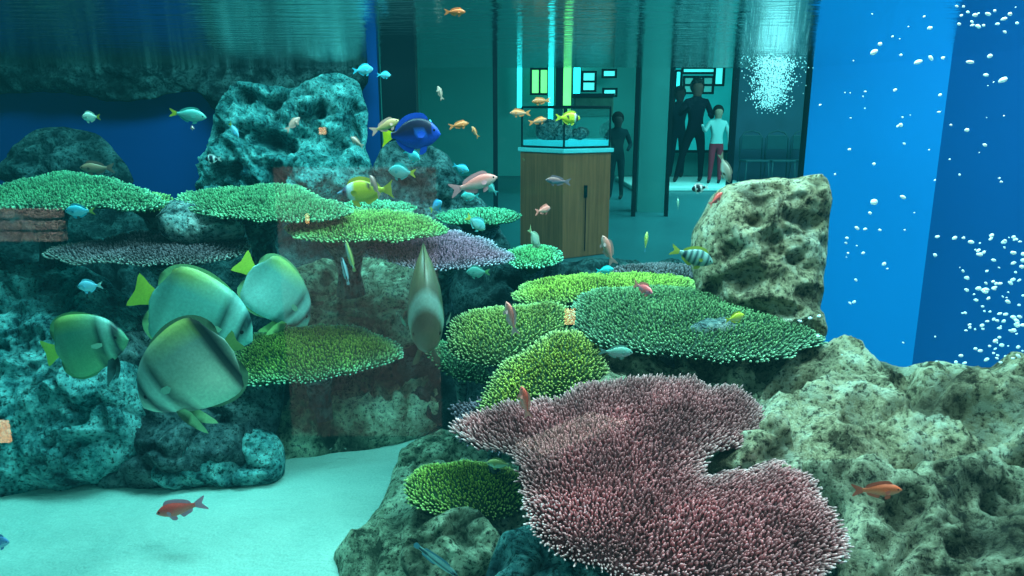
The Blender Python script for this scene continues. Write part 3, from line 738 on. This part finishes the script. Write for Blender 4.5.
wd = bpy.data.worlds.new('world'); S.world = wd; wd.use_nodes = True
wd.node_tree.nodes['Background'].inputs[0].default_value = (.25, .6, .65, 1); wd.node_tree.nodes['Background'].inputs[1].default_value = .12

# ---------------------------------------------------------------- reef rocks
RK = 'reef rocks'
# right side
rock('reef_rock', [(690,240),(702,218),(716,194),(735,188),(770,185),(816,182),(822,198),(823,255),(818,300),(816,348),(780,350),(740,342),(716,322),(698,290)],
     2.75, 2.45, M_rockN, bulge=.20, back=.15, res=.009, amp=.032, pit=.028, pscale=6.2, seed=5, soft=.6, label='tall pitted boulder standing against the light blue wall', rough_edge=.012,
     holes=((724,203,9,6,.04),(750,212,20,6,.045),(738,240,11,8,.05),(782,238,22,7,.045),(736,290,18,12,.06),(757,320,32,13,.09),(795,308,22,16,.06),(711,300,12,13,.06),(778,272,16,7,.04),(762,255,7,6,.04),(800,200,9,4,.03),(722,262,7,9,.04)))
rock('reef_rock', [(757,412),(768,384),(785,366),(815,356),(860,360),(905,370),(960,378),(1040,382),(1120,392),(1190,470),(1100,480),(1024,474),(960,478),(900,486),(850,492),(806,478),(775,455)],
     2.35, 1.72, M_rockN, bulge=.15, back=.18, res=.010, amp=.045, pit=.035, pscale=4.5, seed=11, soft=.7, label='cream and orange pitted rock ledge at right below the blue walls', rough_edge=.012,
     holes=((792,398,30,17,.13),(898,412,17,14,.10),(946,408,16,8,.07),(962,404,9,6,.05),(975,450,44,13,.12),(850,440,14,20,.07),(905,380,24,7,.05),(1010,425,16,8,.05)))
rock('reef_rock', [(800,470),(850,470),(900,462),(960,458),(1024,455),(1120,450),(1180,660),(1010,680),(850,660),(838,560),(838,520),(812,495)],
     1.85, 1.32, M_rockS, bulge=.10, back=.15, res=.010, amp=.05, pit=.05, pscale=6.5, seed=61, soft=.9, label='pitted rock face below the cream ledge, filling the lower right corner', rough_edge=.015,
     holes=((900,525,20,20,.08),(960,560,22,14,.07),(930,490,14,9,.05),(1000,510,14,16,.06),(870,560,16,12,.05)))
rock('reef_rock', [(600,470),(760,470),(800,520),(850,600),(870,660),(540,660),(560,600),(560,500)], 2.35, 1.72, M_rockM, bulge=.10, back=.1, seed=14,
     label='grey rock under the large pink table coral')
rock('reef_rock', [(585,350),(700,335),(830,350),(842,380),(778,400),(768,430),(762,470),(700,480),(600,440),(580,390)], 2.55, 1.95, M_rockM, bulge=.12, back=.1, seed=17, pit=.04,
     label='pale grey rock wedged between the dark green and pink corals')
rock('reef_rock', [(705,470),(735,448),(770,428),(790,455),(800,485),(770,500),(730,490)], 1.95, 1.75, M_rockN, bulge=.07, back=.1, seed=18, res=.009, label='small cream rock showing between the two lobes of pink coral')
rock('reef_rock', [(688,330),(700,322),(722,318),(738,322),(738,332),(715,336),(695,336)], 2.33, 2.25, M_rockP, bulge=.035, back=.03, res=.007, amp=.012, pit=.01, seed=71, label='small pale rock poking through the wide dark green coral', rough_edge=.006)
rock('reef_rock', [(596,352),(625,346),(650,352),(690,350),(700,368),(672,378),(640,372),(610,376),(596,366)], 2.42, 2.3, M_rockP, bulge=.05, back=.05, res=.009, amp=.03, pit=.03, seed=72, label='pale bluish rubble in the gap under the wide dark green coral')
# low rock in the middle
rock('reef_rock', [(333,566),(345,548),(372,522),(384,503),(392,478),(404,456),(425,444),(470,440),(540,450),(640,520),(660,620),(420,625),(350,600)],
     3.0, 2.0, M_rockM, bulge=.14, back=.15, res=.011, amp=.03, pit=.02, seed=21, label='low flat grey rock spreading onto the white sand', layer=.05)
rock('reef_rock', [(404,452),(430,438),(478,434),(520,442),(525,466),(470,474),(420,476),(400,468)], 2.95, 2.65, M_rockM, bulge=.10, back=.1, res=.01, seed=24, label='upper ledge of rock at the far end of the white sand')
rock('reef_rock', [(425,520),(470,508),(500,530),(498,556),(470,580),(420,585),(400,560)], 2.15, 1.95, M_rockM, bulge=.05, back=.1, res=.009, seed=27, label='rounded lump of rock in front of the smallest green coral')
rock('reef_rock', [(500,540),(560,520),(640,560),(700,600),(640,640),(500,620)], 1.95, 1.6, M_rockF, bulge=.10, back=.1, res=.01, seed=29, label='bluish rock below the left edge of the pink coral')
# left reef wall
rock('reef_rock', [(-60,268),(40,262),(100,275),(150,330),(160,400),(130,470),(30,492),(-60,500)], 3.5, 2.75, M_rockF, bulge=.22, back=.12, res=.013, amp=.06, pit=.08, pscale=7, seed=31,
     label='rough turquoise rock at the far left under the batfish')
rock('reef_rock', [(90,330),(150,320),(250,330),(285,380),(275,440),(265,478),(180,492),(90,486),(70,420)], 3.35, 2.85, M_rockB, bulge=.2, back=.12, res=.013, amp=.06, pit=.06, seed=34,
     label='dark teal rock below the nearest batfish')
rock('reef_rock', [(165,440),(210,428),(262,430),(282,450),(276,480),(200,490),(160,486)], 2.95, 2.8, M_rockF, bulge=.1, back=.15, res=.011, pit=.03, seed=36, label='low squat rock sitting on the sand in front of the dark teal rock')
rock('reef_rock', [(255,385),(300,370),(400,375),(470,385),(482,412),(440,424),(400,440),(360,450),(300,462),(262,465)], 3.7, 3.05, M_rockM, bulge=.18, back=.12, res=.013, amp=.06, pit=.05, seed=38,
     label='dark grey rock ledge behind the sand under the round green coral')
rock('reef_rock', [(270,290),(330,262),(420,262),(430,310),(410,345),(340,345),(280,335)], 3.75, 3.4, M_rockM, bulge=.12, back=.1, res=.013, pit=.03, seed=41, label='pale mottled rock between the round green coral and the corals above')
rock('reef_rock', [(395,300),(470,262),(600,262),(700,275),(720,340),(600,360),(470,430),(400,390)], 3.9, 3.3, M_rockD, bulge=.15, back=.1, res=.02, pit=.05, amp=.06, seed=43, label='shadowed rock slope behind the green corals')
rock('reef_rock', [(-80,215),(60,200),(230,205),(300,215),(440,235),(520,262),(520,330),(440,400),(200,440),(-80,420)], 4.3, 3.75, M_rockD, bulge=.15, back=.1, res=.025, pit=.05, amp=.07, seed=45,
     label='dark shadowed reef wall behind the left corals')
rock('reef_rock', [(157,222),(168,206),(190,202),(215,210),(242,218),(240,232),(200,240),(165,236)], 3.35, 3.2, M_rockP, bulge=.08, back=.1, res=.009, amp=.03, pit=.03, seed=47, label='small bright blue-white rock between two corals on the left')
rock('reef_rock', [(212,205),(208,150),(220,105),(245,84),(280,90),(305,84),(335,72),(362,90),(368,150),(372,215)], 4.75, 4.45, M_rockF, bulge=.16, back=.15, res=.016, amp=.08, pit=.09, pscale=6, seed=49,
     label='tall blue-green pitted rock against the back wall')
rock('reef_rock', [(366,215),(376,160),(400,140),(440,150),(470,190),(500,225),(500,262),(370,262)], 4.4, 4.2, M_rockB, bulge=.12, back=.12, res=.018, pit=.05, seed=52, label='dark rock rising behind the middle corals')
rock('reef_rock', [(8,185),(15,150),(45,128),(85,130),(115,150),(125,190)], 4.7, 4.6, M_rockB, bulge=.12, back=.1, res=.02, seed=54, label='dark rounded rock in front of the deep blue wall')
rock('reef_rock', [(-60,52),(60,50),(150,52),(225,50),(300,50),(361,50),(361,94),(300,98),(240,120),(215,112),(200,94),(172,93),(140,101),(100,100),(60,92),(28,93),(-60,96)], 4.86, 4.86, M_rockD, bulge=.06, back=.01, res=.022, amp=.04, pit=.03, seed=57, label='dark rough band along the top of the deep blue wall', rough_edge=.02)  # dark rough mass laid along the top of the wall
# ---------------------------------------------------------------- table corals
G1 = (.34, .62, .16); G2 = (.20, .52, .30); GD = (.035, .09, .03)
coral([(455,425),(470,412),(540,404),(570,392),(605,384),(650,378),(690,380),(705,387),(735,386),(758,402),(762,420),(748,442),(722,452),(706,462),(706,474),(740,468),(770,462),(800,472),
       (822,496),(838,522),(842,545),(830,568),(800,590),(720,600),(650,592),(612,575),(575,560),(548,545),(530,520),(520,490),(512,455),(480,448)],
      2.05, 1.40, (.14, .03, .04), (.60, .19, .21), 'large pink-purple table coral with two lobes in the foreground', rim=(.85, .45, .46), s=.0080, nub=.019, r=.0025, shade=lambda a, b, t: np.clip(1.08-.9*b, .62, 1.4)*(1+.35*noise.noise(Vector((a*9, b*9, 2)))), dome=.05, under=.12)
coral([(452,410),(475,398),(510,402),(530,425),(520,452),(490,450),(460,435)], 2.35, 2.2, (.06, .04, .06), (.42, .30, .40), 'small dull purple coral tucked under the bright green sloping coral', s=0.0096, nub=0.0144, r=0.0029, dome=.02)
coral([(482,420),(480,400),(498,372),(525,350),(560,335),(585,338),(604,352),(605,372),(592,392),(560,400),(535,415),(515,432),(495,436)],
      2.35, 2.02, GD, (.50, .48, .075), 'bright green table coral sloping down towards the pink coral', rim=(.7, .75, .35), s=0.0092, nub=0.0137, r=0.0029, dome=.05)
coral([(448,345),(452,325),(475,312),(520,306),(560,306),(572,318),(565,338),(530,352),(500,365),(470,362)], 2.7, 2.35, GD, (.38, .40, .10), 'olive green round coral behind the sloping bright green one', rim=(.55, .66, .33), s=0.0100, nub=0.0144, r=0.0030, dome=.05)
coral([(430,352),(450,342),(490,352),(500,372),(480,382),(445,372)], 2.85, 2.65, (.03, .08, .04), (.16, .28, .13), 'small dim green coral below the olive green one', s=0.0112, nub=0.0144, r=0.0034, dome=.03)
coral([(572,312),(580,295),(620,288),(680,290),(730,298),(760,312),(800,325),(822,340),(800,352),(760,360),(700,360),(640,350),(600,343),(578,330)],
      2.7, 2.15, (.03, .08, .05), (.17, .28, .12), 'wide dark green table coral below the tall boulder', rim=(.36, .56, .38), s=0.0100, nub=0.0151, r=0.0030, dome=.06)
coral([(514,296),(530,284),(590,278),(650,277),(692,282),(690,292),(640,300),(580,304),(530,306)], 3.2, 2.7, GD, (.44, .47, .07), 'yellow-green coral strip behind the wide dark green coral', rim=(.58, .68, .25), s=0.0112, nub=0.0158, r=0.0036, dome=.04)
coral([(598,276),(620,268),(660,265),(697,269),(705,278),(650,282),(605,282)], 3.5, 3.2, (.04, .025, .03), (.26, .17, .19), 'thin dark purple coral at the back beside the tall boulder', s=0.0128, nub=0.0158, r=0.0042, dome=.03)
coral([(404,492),(412,478),(440,466),(500,466),(520,480),(525,498),(505,514),(460,518),(425,512)], 2.45, 2.2, GD, (.44, .47, .07), 'smallest bright green coral sitting on the low grey rock', rim=(.75, .78, .28), s=0.0092, nub=0.0130, r=0.0029, dome=.06)
coral([(226,368),(250,338),(300,328),(350,328),(385,338),(402,350),(392,362),(340,375),(280,382),(235,384)], 3.35, 2.9, GD, (.36, .40, .06), 'round green table coral behind the batfish', rim=(.55, .9, .6), s=0.0116, nub=0.0158, r=0.0038, dome=.04)
coral([(-60,200),(10,184),(60,173),(100,178),(140,190),(165,203),(130,210),(90,208),(20,209),(-60,212)], 3.7, 3.1, (.02, .1, .06), (.10, .26, .12), 'green table coral at the far left edge under the blue wall', rim=(.28, .55, .33), s=0.0128, nub=0.0173, r=0.0044, dome=.012)
coral([(130,200),(160,194),(172,204),(155,210),(125,210)], 3.5, 3.3, (.03, .08, .03), (.25, .42, .15), 'small olive coral touching the right end of the far left coral', s=0.0128, nub=0.0158, r=0.0042, dome=.02)
coral([(44,252),(80,244),(150,232),(220,230),(246,240),(240,254),(190,264),(110,264),(60,260)], 3.5, 3.0, (.05, .03, .04), (.18, .11, .13), 'dull purple-brown flat coral low on the left', rim=(.3, .32, .28), s=0.0124, nub=0.0158, r=0.0042, dome=.012)
coral([(178,200),(200,190),(250,187),(290,186),(330,200),(350,212),(330,218),(270,222),(210,214)], 3.6, 3.05, (.02, .1, .05), (.13, .29, .13), 'pale green wide table coral left of the middle', rim=(.3, .55, .32), s=0.0124, nub=0.0173, r=0.0042, dome=.012)
coral([(288,228),(310,214),(360,210),(410,213),(442,226),(440,234),(400,240),(340,240),(300,238)], 3.45, 3.0, GD, (.24, .34, .08), 'grass green table coral in front of the mauve one', rim=(.38, .62, .3), s=0.0120, nub=0.0158, r=0.0038, dome=.012)
coral([(345,208),(360,202),(400,203),(414,209),(390,214)], 3.9, 3.7, GD, (.3, .7, .4), 'thin strip of green coral behind the grass green coral', s=0.0144, nub=0.0173, r=0.0046, dome=.012)
coral([(440,217),(460,210),(500,210),(520,216),(500,222),(455,223)], 4.1, 3.7, GD, (.2, .46, .26), 'thin green coral behind and above the mauve coral', s=0.0152, nub=0.0180, r=0.0046, dome=.012)
coral([(358,246),(385,238),(430,232),(465,233),(500,248),(512,258),(490,266),(440,270),(400,266)], 3.5, 3.0, (.07, .03, .06), (.52, .18, .27), 'mauve table coral above the upright batfish', rim=(.75, .6, .72), s=0.0112, nub=0.0151, r=0.0036, dome=.012, under=.07)
coral([(500,256),(520,247),(548,247),(562,256),(550,265),(520,267)], 3.7, 3.4, GD, (.24, .50, .18), 'little round green coral right of the mauve coral', rim=(.5, .9, .6), s=0.0128, nub=0.0158, r=0.0042, dome=.012)
# ---------------------------------------------------------------- fish colours
def mixc(a, b, t): t = max(0, min(1, t)); return tuple(x*(1-t)+y*t for x, y in zip(a, b))
def band(x, c, w): return max(0, 1-abs(x-c)/w)
def bat(c, belly, yel=(.32, .44, .12), dark=(.005, .015, .02), rear=.35, fr=1.0):
    def f(x, z, t, b):
        k = mixc(belly, c, (z+.35)/.5)
        k = mixc(k, yel, max(0, (z-.33)/.2)*max(0, (x-.25)*2)); k = mixc(k, (.5, .8, .75), band(x, .22, .05)*.8)
        k = mixc(k, dark, min(1, band(x+z*.1, .13, .06)*1.8)*fr); k = mixc(k, dark, min(1, band(x+z*.08, .33, .07)*1.5)*.85*fr*(1 if z < .3 else .5))
        k = mixc(k, dark, min(1, band(x, .9, .10)*1.4)*rear)
        return k
    return f
def anth(c, belly=None, tl=None):
    belly = belly or mixc(c, (.9, .6, .6), .5)
    def f(x, z, t, b): return mixc(belly, c, (z+.08)/.16)
    return f
def flat(c, c2=None, x0=.5, w=.2):
    def f(x, z, t, b): return mixc(c, c2 or c, (x-x0)/w+.5)
    return f
BT = ((.20, .40, .33), (.45, .66, .52))
YF = (.50, .62, .06)
# batfish
fish('bat', 192, 370, 2.15, 138, 180, -33, 'nearest and largest batfish, head down to the left over the dark rock', bat((.20, .32, .26), (.60, .74, .55), rear=1.0), (.13, .22, .13), 'batfish', deep=.68, tails=.55, tailc=(.2, .34, .10), pelvic=(.4, .6, .3))
fish('bat', 195, 314, 2.55, 126, 8, -26, 'batfish partly hidden behind the nearest one, yellow tail to the left', bat((.16, .46, .40), (.28, .62, .52)), (.26, .48, .22), 'batfish', deep=.66, tailc=YF, pelvic=YF)
fish('bat', 86, 345, 2.6, 90, 0, 12, 'leftmost batfish, yellow-tailed, swimming right', bat((.12, .30, .20), (.22, .42, .18), rear=.2), (.14, .29, .12), 'batfish', deep=.72, tailc=(.5, .6, .08), pelvic=(.05, .12, .12))
fish('bat', 276, 293, 2.9, 104, 45, -48, 'batfish furthest right of the group, nosing down towards the pale rock', bat((.16, .38, .33), (.42, .72, .66), rear=.2), (.24, .42, .20), 'batfish', deep=.56, tailc=YF, pelvic=(.4, .6, .2))
fish('bat', 425, 302, 2.5, 125, -82, -28, 'upright batfish facing the viewer below the mauve coral', bat((.07, .085, .05), (.12, .14, .09), (.1, .1, .04), fr=.4), (.08, .09, .04), 'batfish', deep=.84, fat=1.7, tailc=(.14, .15, .07), pelvic=(.07, .08, .05))
# blue tang
def tang(x, z, t, b):
    k = (.01, .07, .55)
    d = min(1, max(0, (z-.0)/.05+.9))*(1 if .16 < x < .98 else 0)
    e = ((x-.38)/.13)**2+((z-.03)/.08)**2
    if z < -.11: d = 0
    return mixc(k, (.005, .01, .05), d if e > 1 else 0) if e > 1 else (.02, .16, .75)
fish('tang', 411, 134, 2.6, 58, 0, 4, 'deep blue tang with a bright yellow tail', tang, (.01, .08, .6), 'blue_tang', deep=1.15, tailc=(.75, .85, .02))
# foxface and butterflyfish
def foxc(x, z, t, b):
    k = (.62, .58, .04)
    if x < .12: k = (.15, .35, .5)
    elif x < .22: k = (.01, .05, .12)
    elif x < .32: k = (.55, .75, .8)
    return mixc(k, (.02, .03, .05), 1 if ((x-.68)/.06)**2+((z-.12)/.05)**2 < 1 else 0)
fish('fox', 365, 191, 2.7, 56, 180, -4, 'yellow rabbitfish with a black and white face above the green coral', foxc, (.55, .50, .05), 'rabbitfish', deep=1.05)
fish('chromis', 568, 118, 2.9, 24, 0, -2, 'yellow butterflyfish with a black banded face in front of the display tank', lambda x, z, t, b: ((.02, .03, .06) if .1 < x < .2 else (.7, .85, .85) if .2 <= x < .28 else (.02, .03, .04) if ((x-.62)/.08)**2+((z-.08)/.08)**2 < 1 else (.7, .72, .04)), (.6, .62, .05), 'butterflyfish')
# anthias
RED = (1.0, .06, .05); PK = (1.0, .26, .22); OR = (1.0, .28, .10); PALE = (.75, .42, .36)
AN = [
 (181,508,2.3,58,180,-14,'red anthias swimming low over the white sand',RED,(1.0,.16,.12),(.85,.25,.35)),
 (511,318,1.9,36,150,72,'pink anthias pointing upward over the olive green coral',PK,PALE,(.8,.4,.4)),
 (525,402,1.75,36,155,76,'slim red anthias pointing upward over the bright sloping coral',(1,.12,.08),PK,PK),
 (643,288,2.0,34,-66,-6,'pink-red anthias facing the viewer over the wide dark green coral',(1,.14,.16),(.5,.3,.45),PK),
 (474,184,2.5,49,8,16,'large pale pink anthias with a white belly, right of the dark rock',(1.0,.24,.22),(1,.66,.64),(.75,.3,.34)),
 (543,210,2.6,25,50,5,'small pink anthias in front of the left edge of the wooden plinth',PK,PALE,PK),
 (558,181,3.0,25,180,5,'dusky reddish anthias in front of the plinth face',(.35,.10,.10),(.12,.22,.35),(.25,.15,.2)),
 (608,250,2.8,32,165,68,'pinkish anthias nose up at the right side of the plinth',PK,(.45,.3,.28),(.5,.25,.25)),
 (716,199,2.2,22,35,32,'red anthias touching the top left of the tall boulder',(1,.12,.10),PK,PK),
 (877,490,1.3,50,-18,10,'orange-red anthias in front of the big rock at lower right',(.85,.13,.05),(.8,.2,.1),(.7,.12,.08)),
 (375,186,2.55,27,130,48,'faded pink anthias crossing the yellow rabbitfish',(.6,.3,.28),PALE,PALE),
 (293,124,2.8,19,30,42,'salmon anthias in front of the tall pitted rock, left one',PALE,PALE,PALE),
 (357,142,3.0,18,150,30,'salmon anthias in front of the tall pitted rock, right one',PALE,PALE,PALE),
 (385,126,2.5,30,15,22,'pale orange anthias just left of the blue tang',(.78,.45,.22),(.7,.55,.2),PALE),
 (459,125,2.8,20,12,10,'orange anthias right of the blue tang',OR,OR,OR),
 (475,132,3.0,14,140,50,'little orange anthias below and right of the tang',OR,PALE,OR),
 (541,101,3.2,18,175,-5,'orange-red anthias highest above the wooden plinth',(.8,.22,.1),OR,OR),
 (520,113,3.1,20,180,0,'orange anthias left-most above the plinth',OR,PALE,OR),
 (538,121,3.0,18,0,12,'orange anthias lowest of three above the plinth',OR,PALE,OR),
 (97,168,3.2,34,180,0,'dull brown-orange fish near the deep blue wall',(.28,.16,.10),(.3,.2,.15),(.2,.12,.1)),
 (192,128,3.2,14,-60,0,'round salmon fish facing the viewer below the teal chromis',PALE,PALE,PALE),
 (455,12,2.2,20,0,0,'orange fish shape standing in for a reflection in the rippled surface',OR,OR,OR),  # added body in place of a reflection in the water surface
 (440,93,3.2,14,160,70,'pale fish pointing upward near the dark column',PALE,PALE,PALE),
]
for px, py, Y, ln, yaw, pit, lab, c, bl, tl in AN:
    fish('anthias', px, py, Y, ln, yaw, pit, lab, anth(c, bl), tl, 'anthias')
# chromis and other small reef fish
CY = (.05, .60, .85); LB = (.22, .72, .95)
CH = [
 (90,286,2.3,26,180,-4,'bright pale blue chromis left of the batfish group',LB,(.5,.8,.8),1.0),
 (80,211,2.6,30,180,0,'teal-blue fish with yellow edge under the far left coral',(.05,.45,.60),(.3,.4,.1),.85),
 (188,115,2.8,36,0,-8,'teal fish with yellow tail in front of the deep blue wall',(.08,.42,.38),(.6,.62,.05),.75),
 (91,117,2.8,18,180,0,'small white and yellow fish high on the left',(.5,.7,.6),(.4,.4,.05),1.1),
 (234,130,2.9,19,-35,-50,'small blue fish with a raised yellow tail before the pitted rock',LB,(.6,.6,.05),.9),
 (363,70,3.0,20,0,5,'cyan chromis left of the dark column near the surface',CY,CY,1.0),
 (384,75,3.0,13,10,0,'tiny cyan chromis overlapping the dark column',CY,CY,1.0),
 (412,155,2.8,21,-30,-25,'cyan chromis directly below the blue tang',(.06,.55,.65),(.05,.5,.6),1.0),
 (402,172,2.7,27,180,6,'teal fish with a yellow tail below the blue tang',(.05,.42,.45),(.5,.5,.05),1.1),
 (431,128,2.9,18,110,65,'cyan fish standing nose up beside the tang',CY,CY,.8),
 (461,168,2.8,18,-20,-20,'blue chromis above the tail of the large pale anthias',CY,CY,.9),
 (491,188,2.8,18,150,35,'teal chromis below the head of the large pale anthias',(.1,.5,.52),(.1,.45,.5),1.0),
 (470,196,2.9,18,180,0,'teal chromis behind the belly of the large pale anthias',(.06,.45,.45),(.06,.4,.42),1.0),
 (436,206,2.9,20,-40,30,'blue fish with a yellow face beside the dark rock',(.05,.40,.75),(.6,.62,.05),1.0),
 (476,223,2.7,27,35,-35,'teal fish with a yellow tail above the mauve coral',(.12,.46,.50),(.55,.55,.1),.95),
 (605,270,2.7,18,0,5,'bright cyan chromis behind the yellow-green coral strip',(.02,.75,.85),(.02,.7,.8),.9),
 (646,242,2.6,22,70,65,'small yellow and blue fish nose up left of the boulder',(.45,.50,.12),(.1,.35,.5),.9),
 (534,238,2.7,32,60,-48,'pale grey-yellow fish nose down over the little round coral',(.38,.45,.32),(.35,.4,.2),.85),
 (725,168,2.4,32,-60,-62,'grey-brown fish nose down on top of the boulder',(.25,.22,.18),(.2,.2,.15),.8),
 (616,352,2.05,38,10,-6,'pale green fish hiding beneath the wide dark green coral',(.18,.42,.34),(.15,.35,.3),.7),
 (735,318,2.05,24,20,8,'yellow fish resting on the wide dark green coral',(.70,.72,.05),(.6,.62,.05),.9),
 (500,464,1.95,30,170,0,'dull olive fish above the smallest green coral',(.35,.36,.12),(.2,.2,.1),.8),
 (478,272,3.0,24,180,0,'dim green fish in the shade below the mauve coral',(.10,.30,.26),(.12,.3,.12),1.0),
 (-4,542,1.8,30,0,0,'blue and yellow fish cut off by the lower left edge',(.10,.25,.50),(.5,.5,.1),1.1),
 (678,204,2.8,12,90,70,'tiny pale green fish between the plinth and the boulder',(.3,.5,.4),(.3,.5,.4),.8),
 (737,273,3.4,10,0,0,None,None,None,1)]
for px, py, Y, ln, yaw, pit, lab, c, tl, dp_ in CH:
    if lab: fish('chromis', px, py, Y, ln, yaw, pit, lab, anth(c, mixc(c, (.6, .85, .85), .35)), c, 'reef_fish', deep=dp_, tailc=tl)
stripes = lambda ks, w, a, b_: (lambda x, z, t, b: b_ if any(abs(x-k) < w for k in ks) else a)
fish('chromis', 692, 256, 2.45, 46, 0, -18, 'striped sergeant fish with yellow tail left of the boulder', stripes((.2,.36,.52,.68,.84), .035, (.32,.52,.50), (.02,.06,.08)), (.5,.5,.08), 'sergeant_fish', deep=.85)
fish('chromis', 700, 188, 2.5, 17, 170, -10, 'black and white banded damselfish beside the boulder top', stripes((.15,.5,.88), .12, (.85,.9,.9), (.01,.02,.03)), (.7,.8,.8), 'damselfish', deep=1.05)
fish('chromis', 213, 159, 2.9, 16, 180, 0, 'black and white banded damselfish by the deep blue wall', stripes((.15,.5,.88), .12, (.8,.95,.95), (.01,.03,.05)), (.7,.85,.85), 'damselfish', deep=1.0)
fish('wrasse', 350, 256, 2.6, 34, 160, 74, 'thin yellow-green wrasse hanging head up below the grass green coral', lambda x, z, t, b: (.5,.6,.2) if z > 0 else (.4,.65,.6), (.4,.5,.2), 'wrasse')
fish('wrasse', 345, 271, 2.65, 30, 170, 78, 'thin blue-white striped wrasse hanging below the yellow-green one', lambda x, z, t, b: (.01,.02,.05) if abs(z) < .025 else (.4,.65,.75), (.3,.5,.6), 'wrasse')
fish('wrasse', 436, 560, 1.85, 62, -12, -34, 'slender dark striped wrasse over the low grey rock', lambda x, z, t, b: (.02,.05,.08) if abs(z) < .025 else (.25,.42,.42), (.1,.25,.35), 'wrasse')
# ---------------------------------------------------------------- bubbles
m, nt, N, L = newmat('air_bubble'); b = bsdf(nt); b.inputs['Base Color'].default_value = (.9, .97, 1, 1); b.inputs['Roughness'].default_value = .15
b.inputs['Emission Color'].default_value = (.8, .95, 1, 1); b.inputs['Emission Strength'].default_value = .35  # slight glow added to brighten the bubbles, which are no lamps
tc = N.new('ShaderNodeTexCoord'); nn = N.new('ShaderNodeTexNoise'); nn.inputs['Scale'].default_value = 30; L.new(tc.outputs['Object'], nn.inputs['Vector'])
bp = N.new('ShaderNodeBump'); bp.inputs['Strength'].default_value = .2; L.new(nn.outputs['Fac'], bp.inputs['Height']); L.new(bp.outputs[0], b.inputs['Normal'])
M_bub = m
meshes = []
for k in range(4):
    bm = bmesh.new(); bmesh.ops.create_icosphere(bm, subdivisions=2, radius=1)
    for v in bm.verts: v.co *= 1+.25*noise.noise(v.co*1.1+Vector((k*4, 0, 0)))
    me = bpy.data.meshes.new('bubble'); bm.to_mesh(me); bm.free(); me.materials.append(M_bub); me.polygons.foreach_set('use_smooth', [True]*len(me.polygons)); meshes.append(me)
br = random.Random(5)
spots = [(874,52,4),(880,44,3),(918,62,4),(930,28,3),(931,58,3),(943,58,2.5),(970,62,3.5),(1003,80,4.5),(901,55,2),(940,95,2.5),(986,75,2.5),(967,130,3),(985,145,3),(874,202,5),(903,197,3),
         (874,164,2.5),(895,90,2.5),(870,213,2.5),(857,228,2.5),(846,243,1.8),(880,230,2),(848,253,2),(865,229,2),(884,264,3),(856,280,2),(847,238,2),(863,253,2),(854,302,2.5),(901,125,3),(898,126,2),
         (810,318,2.5),(819,316,3),(800,321,2.5),(818,336,3),(985,290,4),(994,288,3),(990,56,3),(1010,14,3),(975,15,3),(939,112,2),(850,303,2),(988,14,3),(820,105,1.5),(951,125,2),(1005,32,2),(963,271,2)]
for k in range(110):
    a = br.random(); spots.append((1024-abs(br.gauss(0, 34)), 230+br.random()**.8*135, br.uniform(1.3, 3.6)))
for k in range(40): spots.append((br.uniform(835, 1020), br.uniform(5, 365), br.uniform(.8, 1.8)))
for k in range(14): spots.append((br.uniform(955, 1020), br.uniform(5, 30), br.uniform(1.5, 3)))
for k, (px, py, r_) in enumerate(spots):
    Y = br.uniform(1.75, 2.3)
    if at(px, py, Y).z > SURF-.03: Y = (SURF-.04-CZ)/(at(px, py, 1).z-CZ)
    o = bpy.data.objects.new('air_bubble', meshes[k % 4]); COL.objects.link(o); o.location = at(px, py, Y)
    s_ = px2m(r_*.62, Y); o.scale = (s_*br.uniform(1, 1.6), s_, s_*br.uniform(.75, 1)); o.rotation_euler = (0, br.uniform(-.8, .8), 0)
    tag(o, 'small white air bubble rising before the blue walls at right', 'bubble', 'air bubbles in front of the blue walls')
# dense plume near the surface: nobody could count it
vs, fs = [], []
ico = bmesh.new(); bmesh.ops.create_icosphere(ico, subdivisions=1, radius=1); iv = [v.co.copy() for v in ico.verts]; jf = [[v.index for v in f.verts] for f in ico.faces]; ico.free()
for k in range(2600):
    t = br.random()**1.3; px = 776+br.gauss(0, 8+4*(1-t))-6*t; py = 56+t*48+br.gauss(0, 5); Y = 4.1+br.uniform(-.3, .3)
    p = at(px, py, Y)
    if p.z > SURF-.01: continue
    r_ = br.uniform(.0015, .0038); n0 = len(vs); vs += [p+v*r_ for v in iv]; fs += [tuple(n0+i for i in f) for f in jf]
tag(mesh_obj('bubble_plume', vs, fs, M_bub), 'dense shimmering plume of tiny bubbles left of the light blue wall', 'bubbles', kind='stuff')
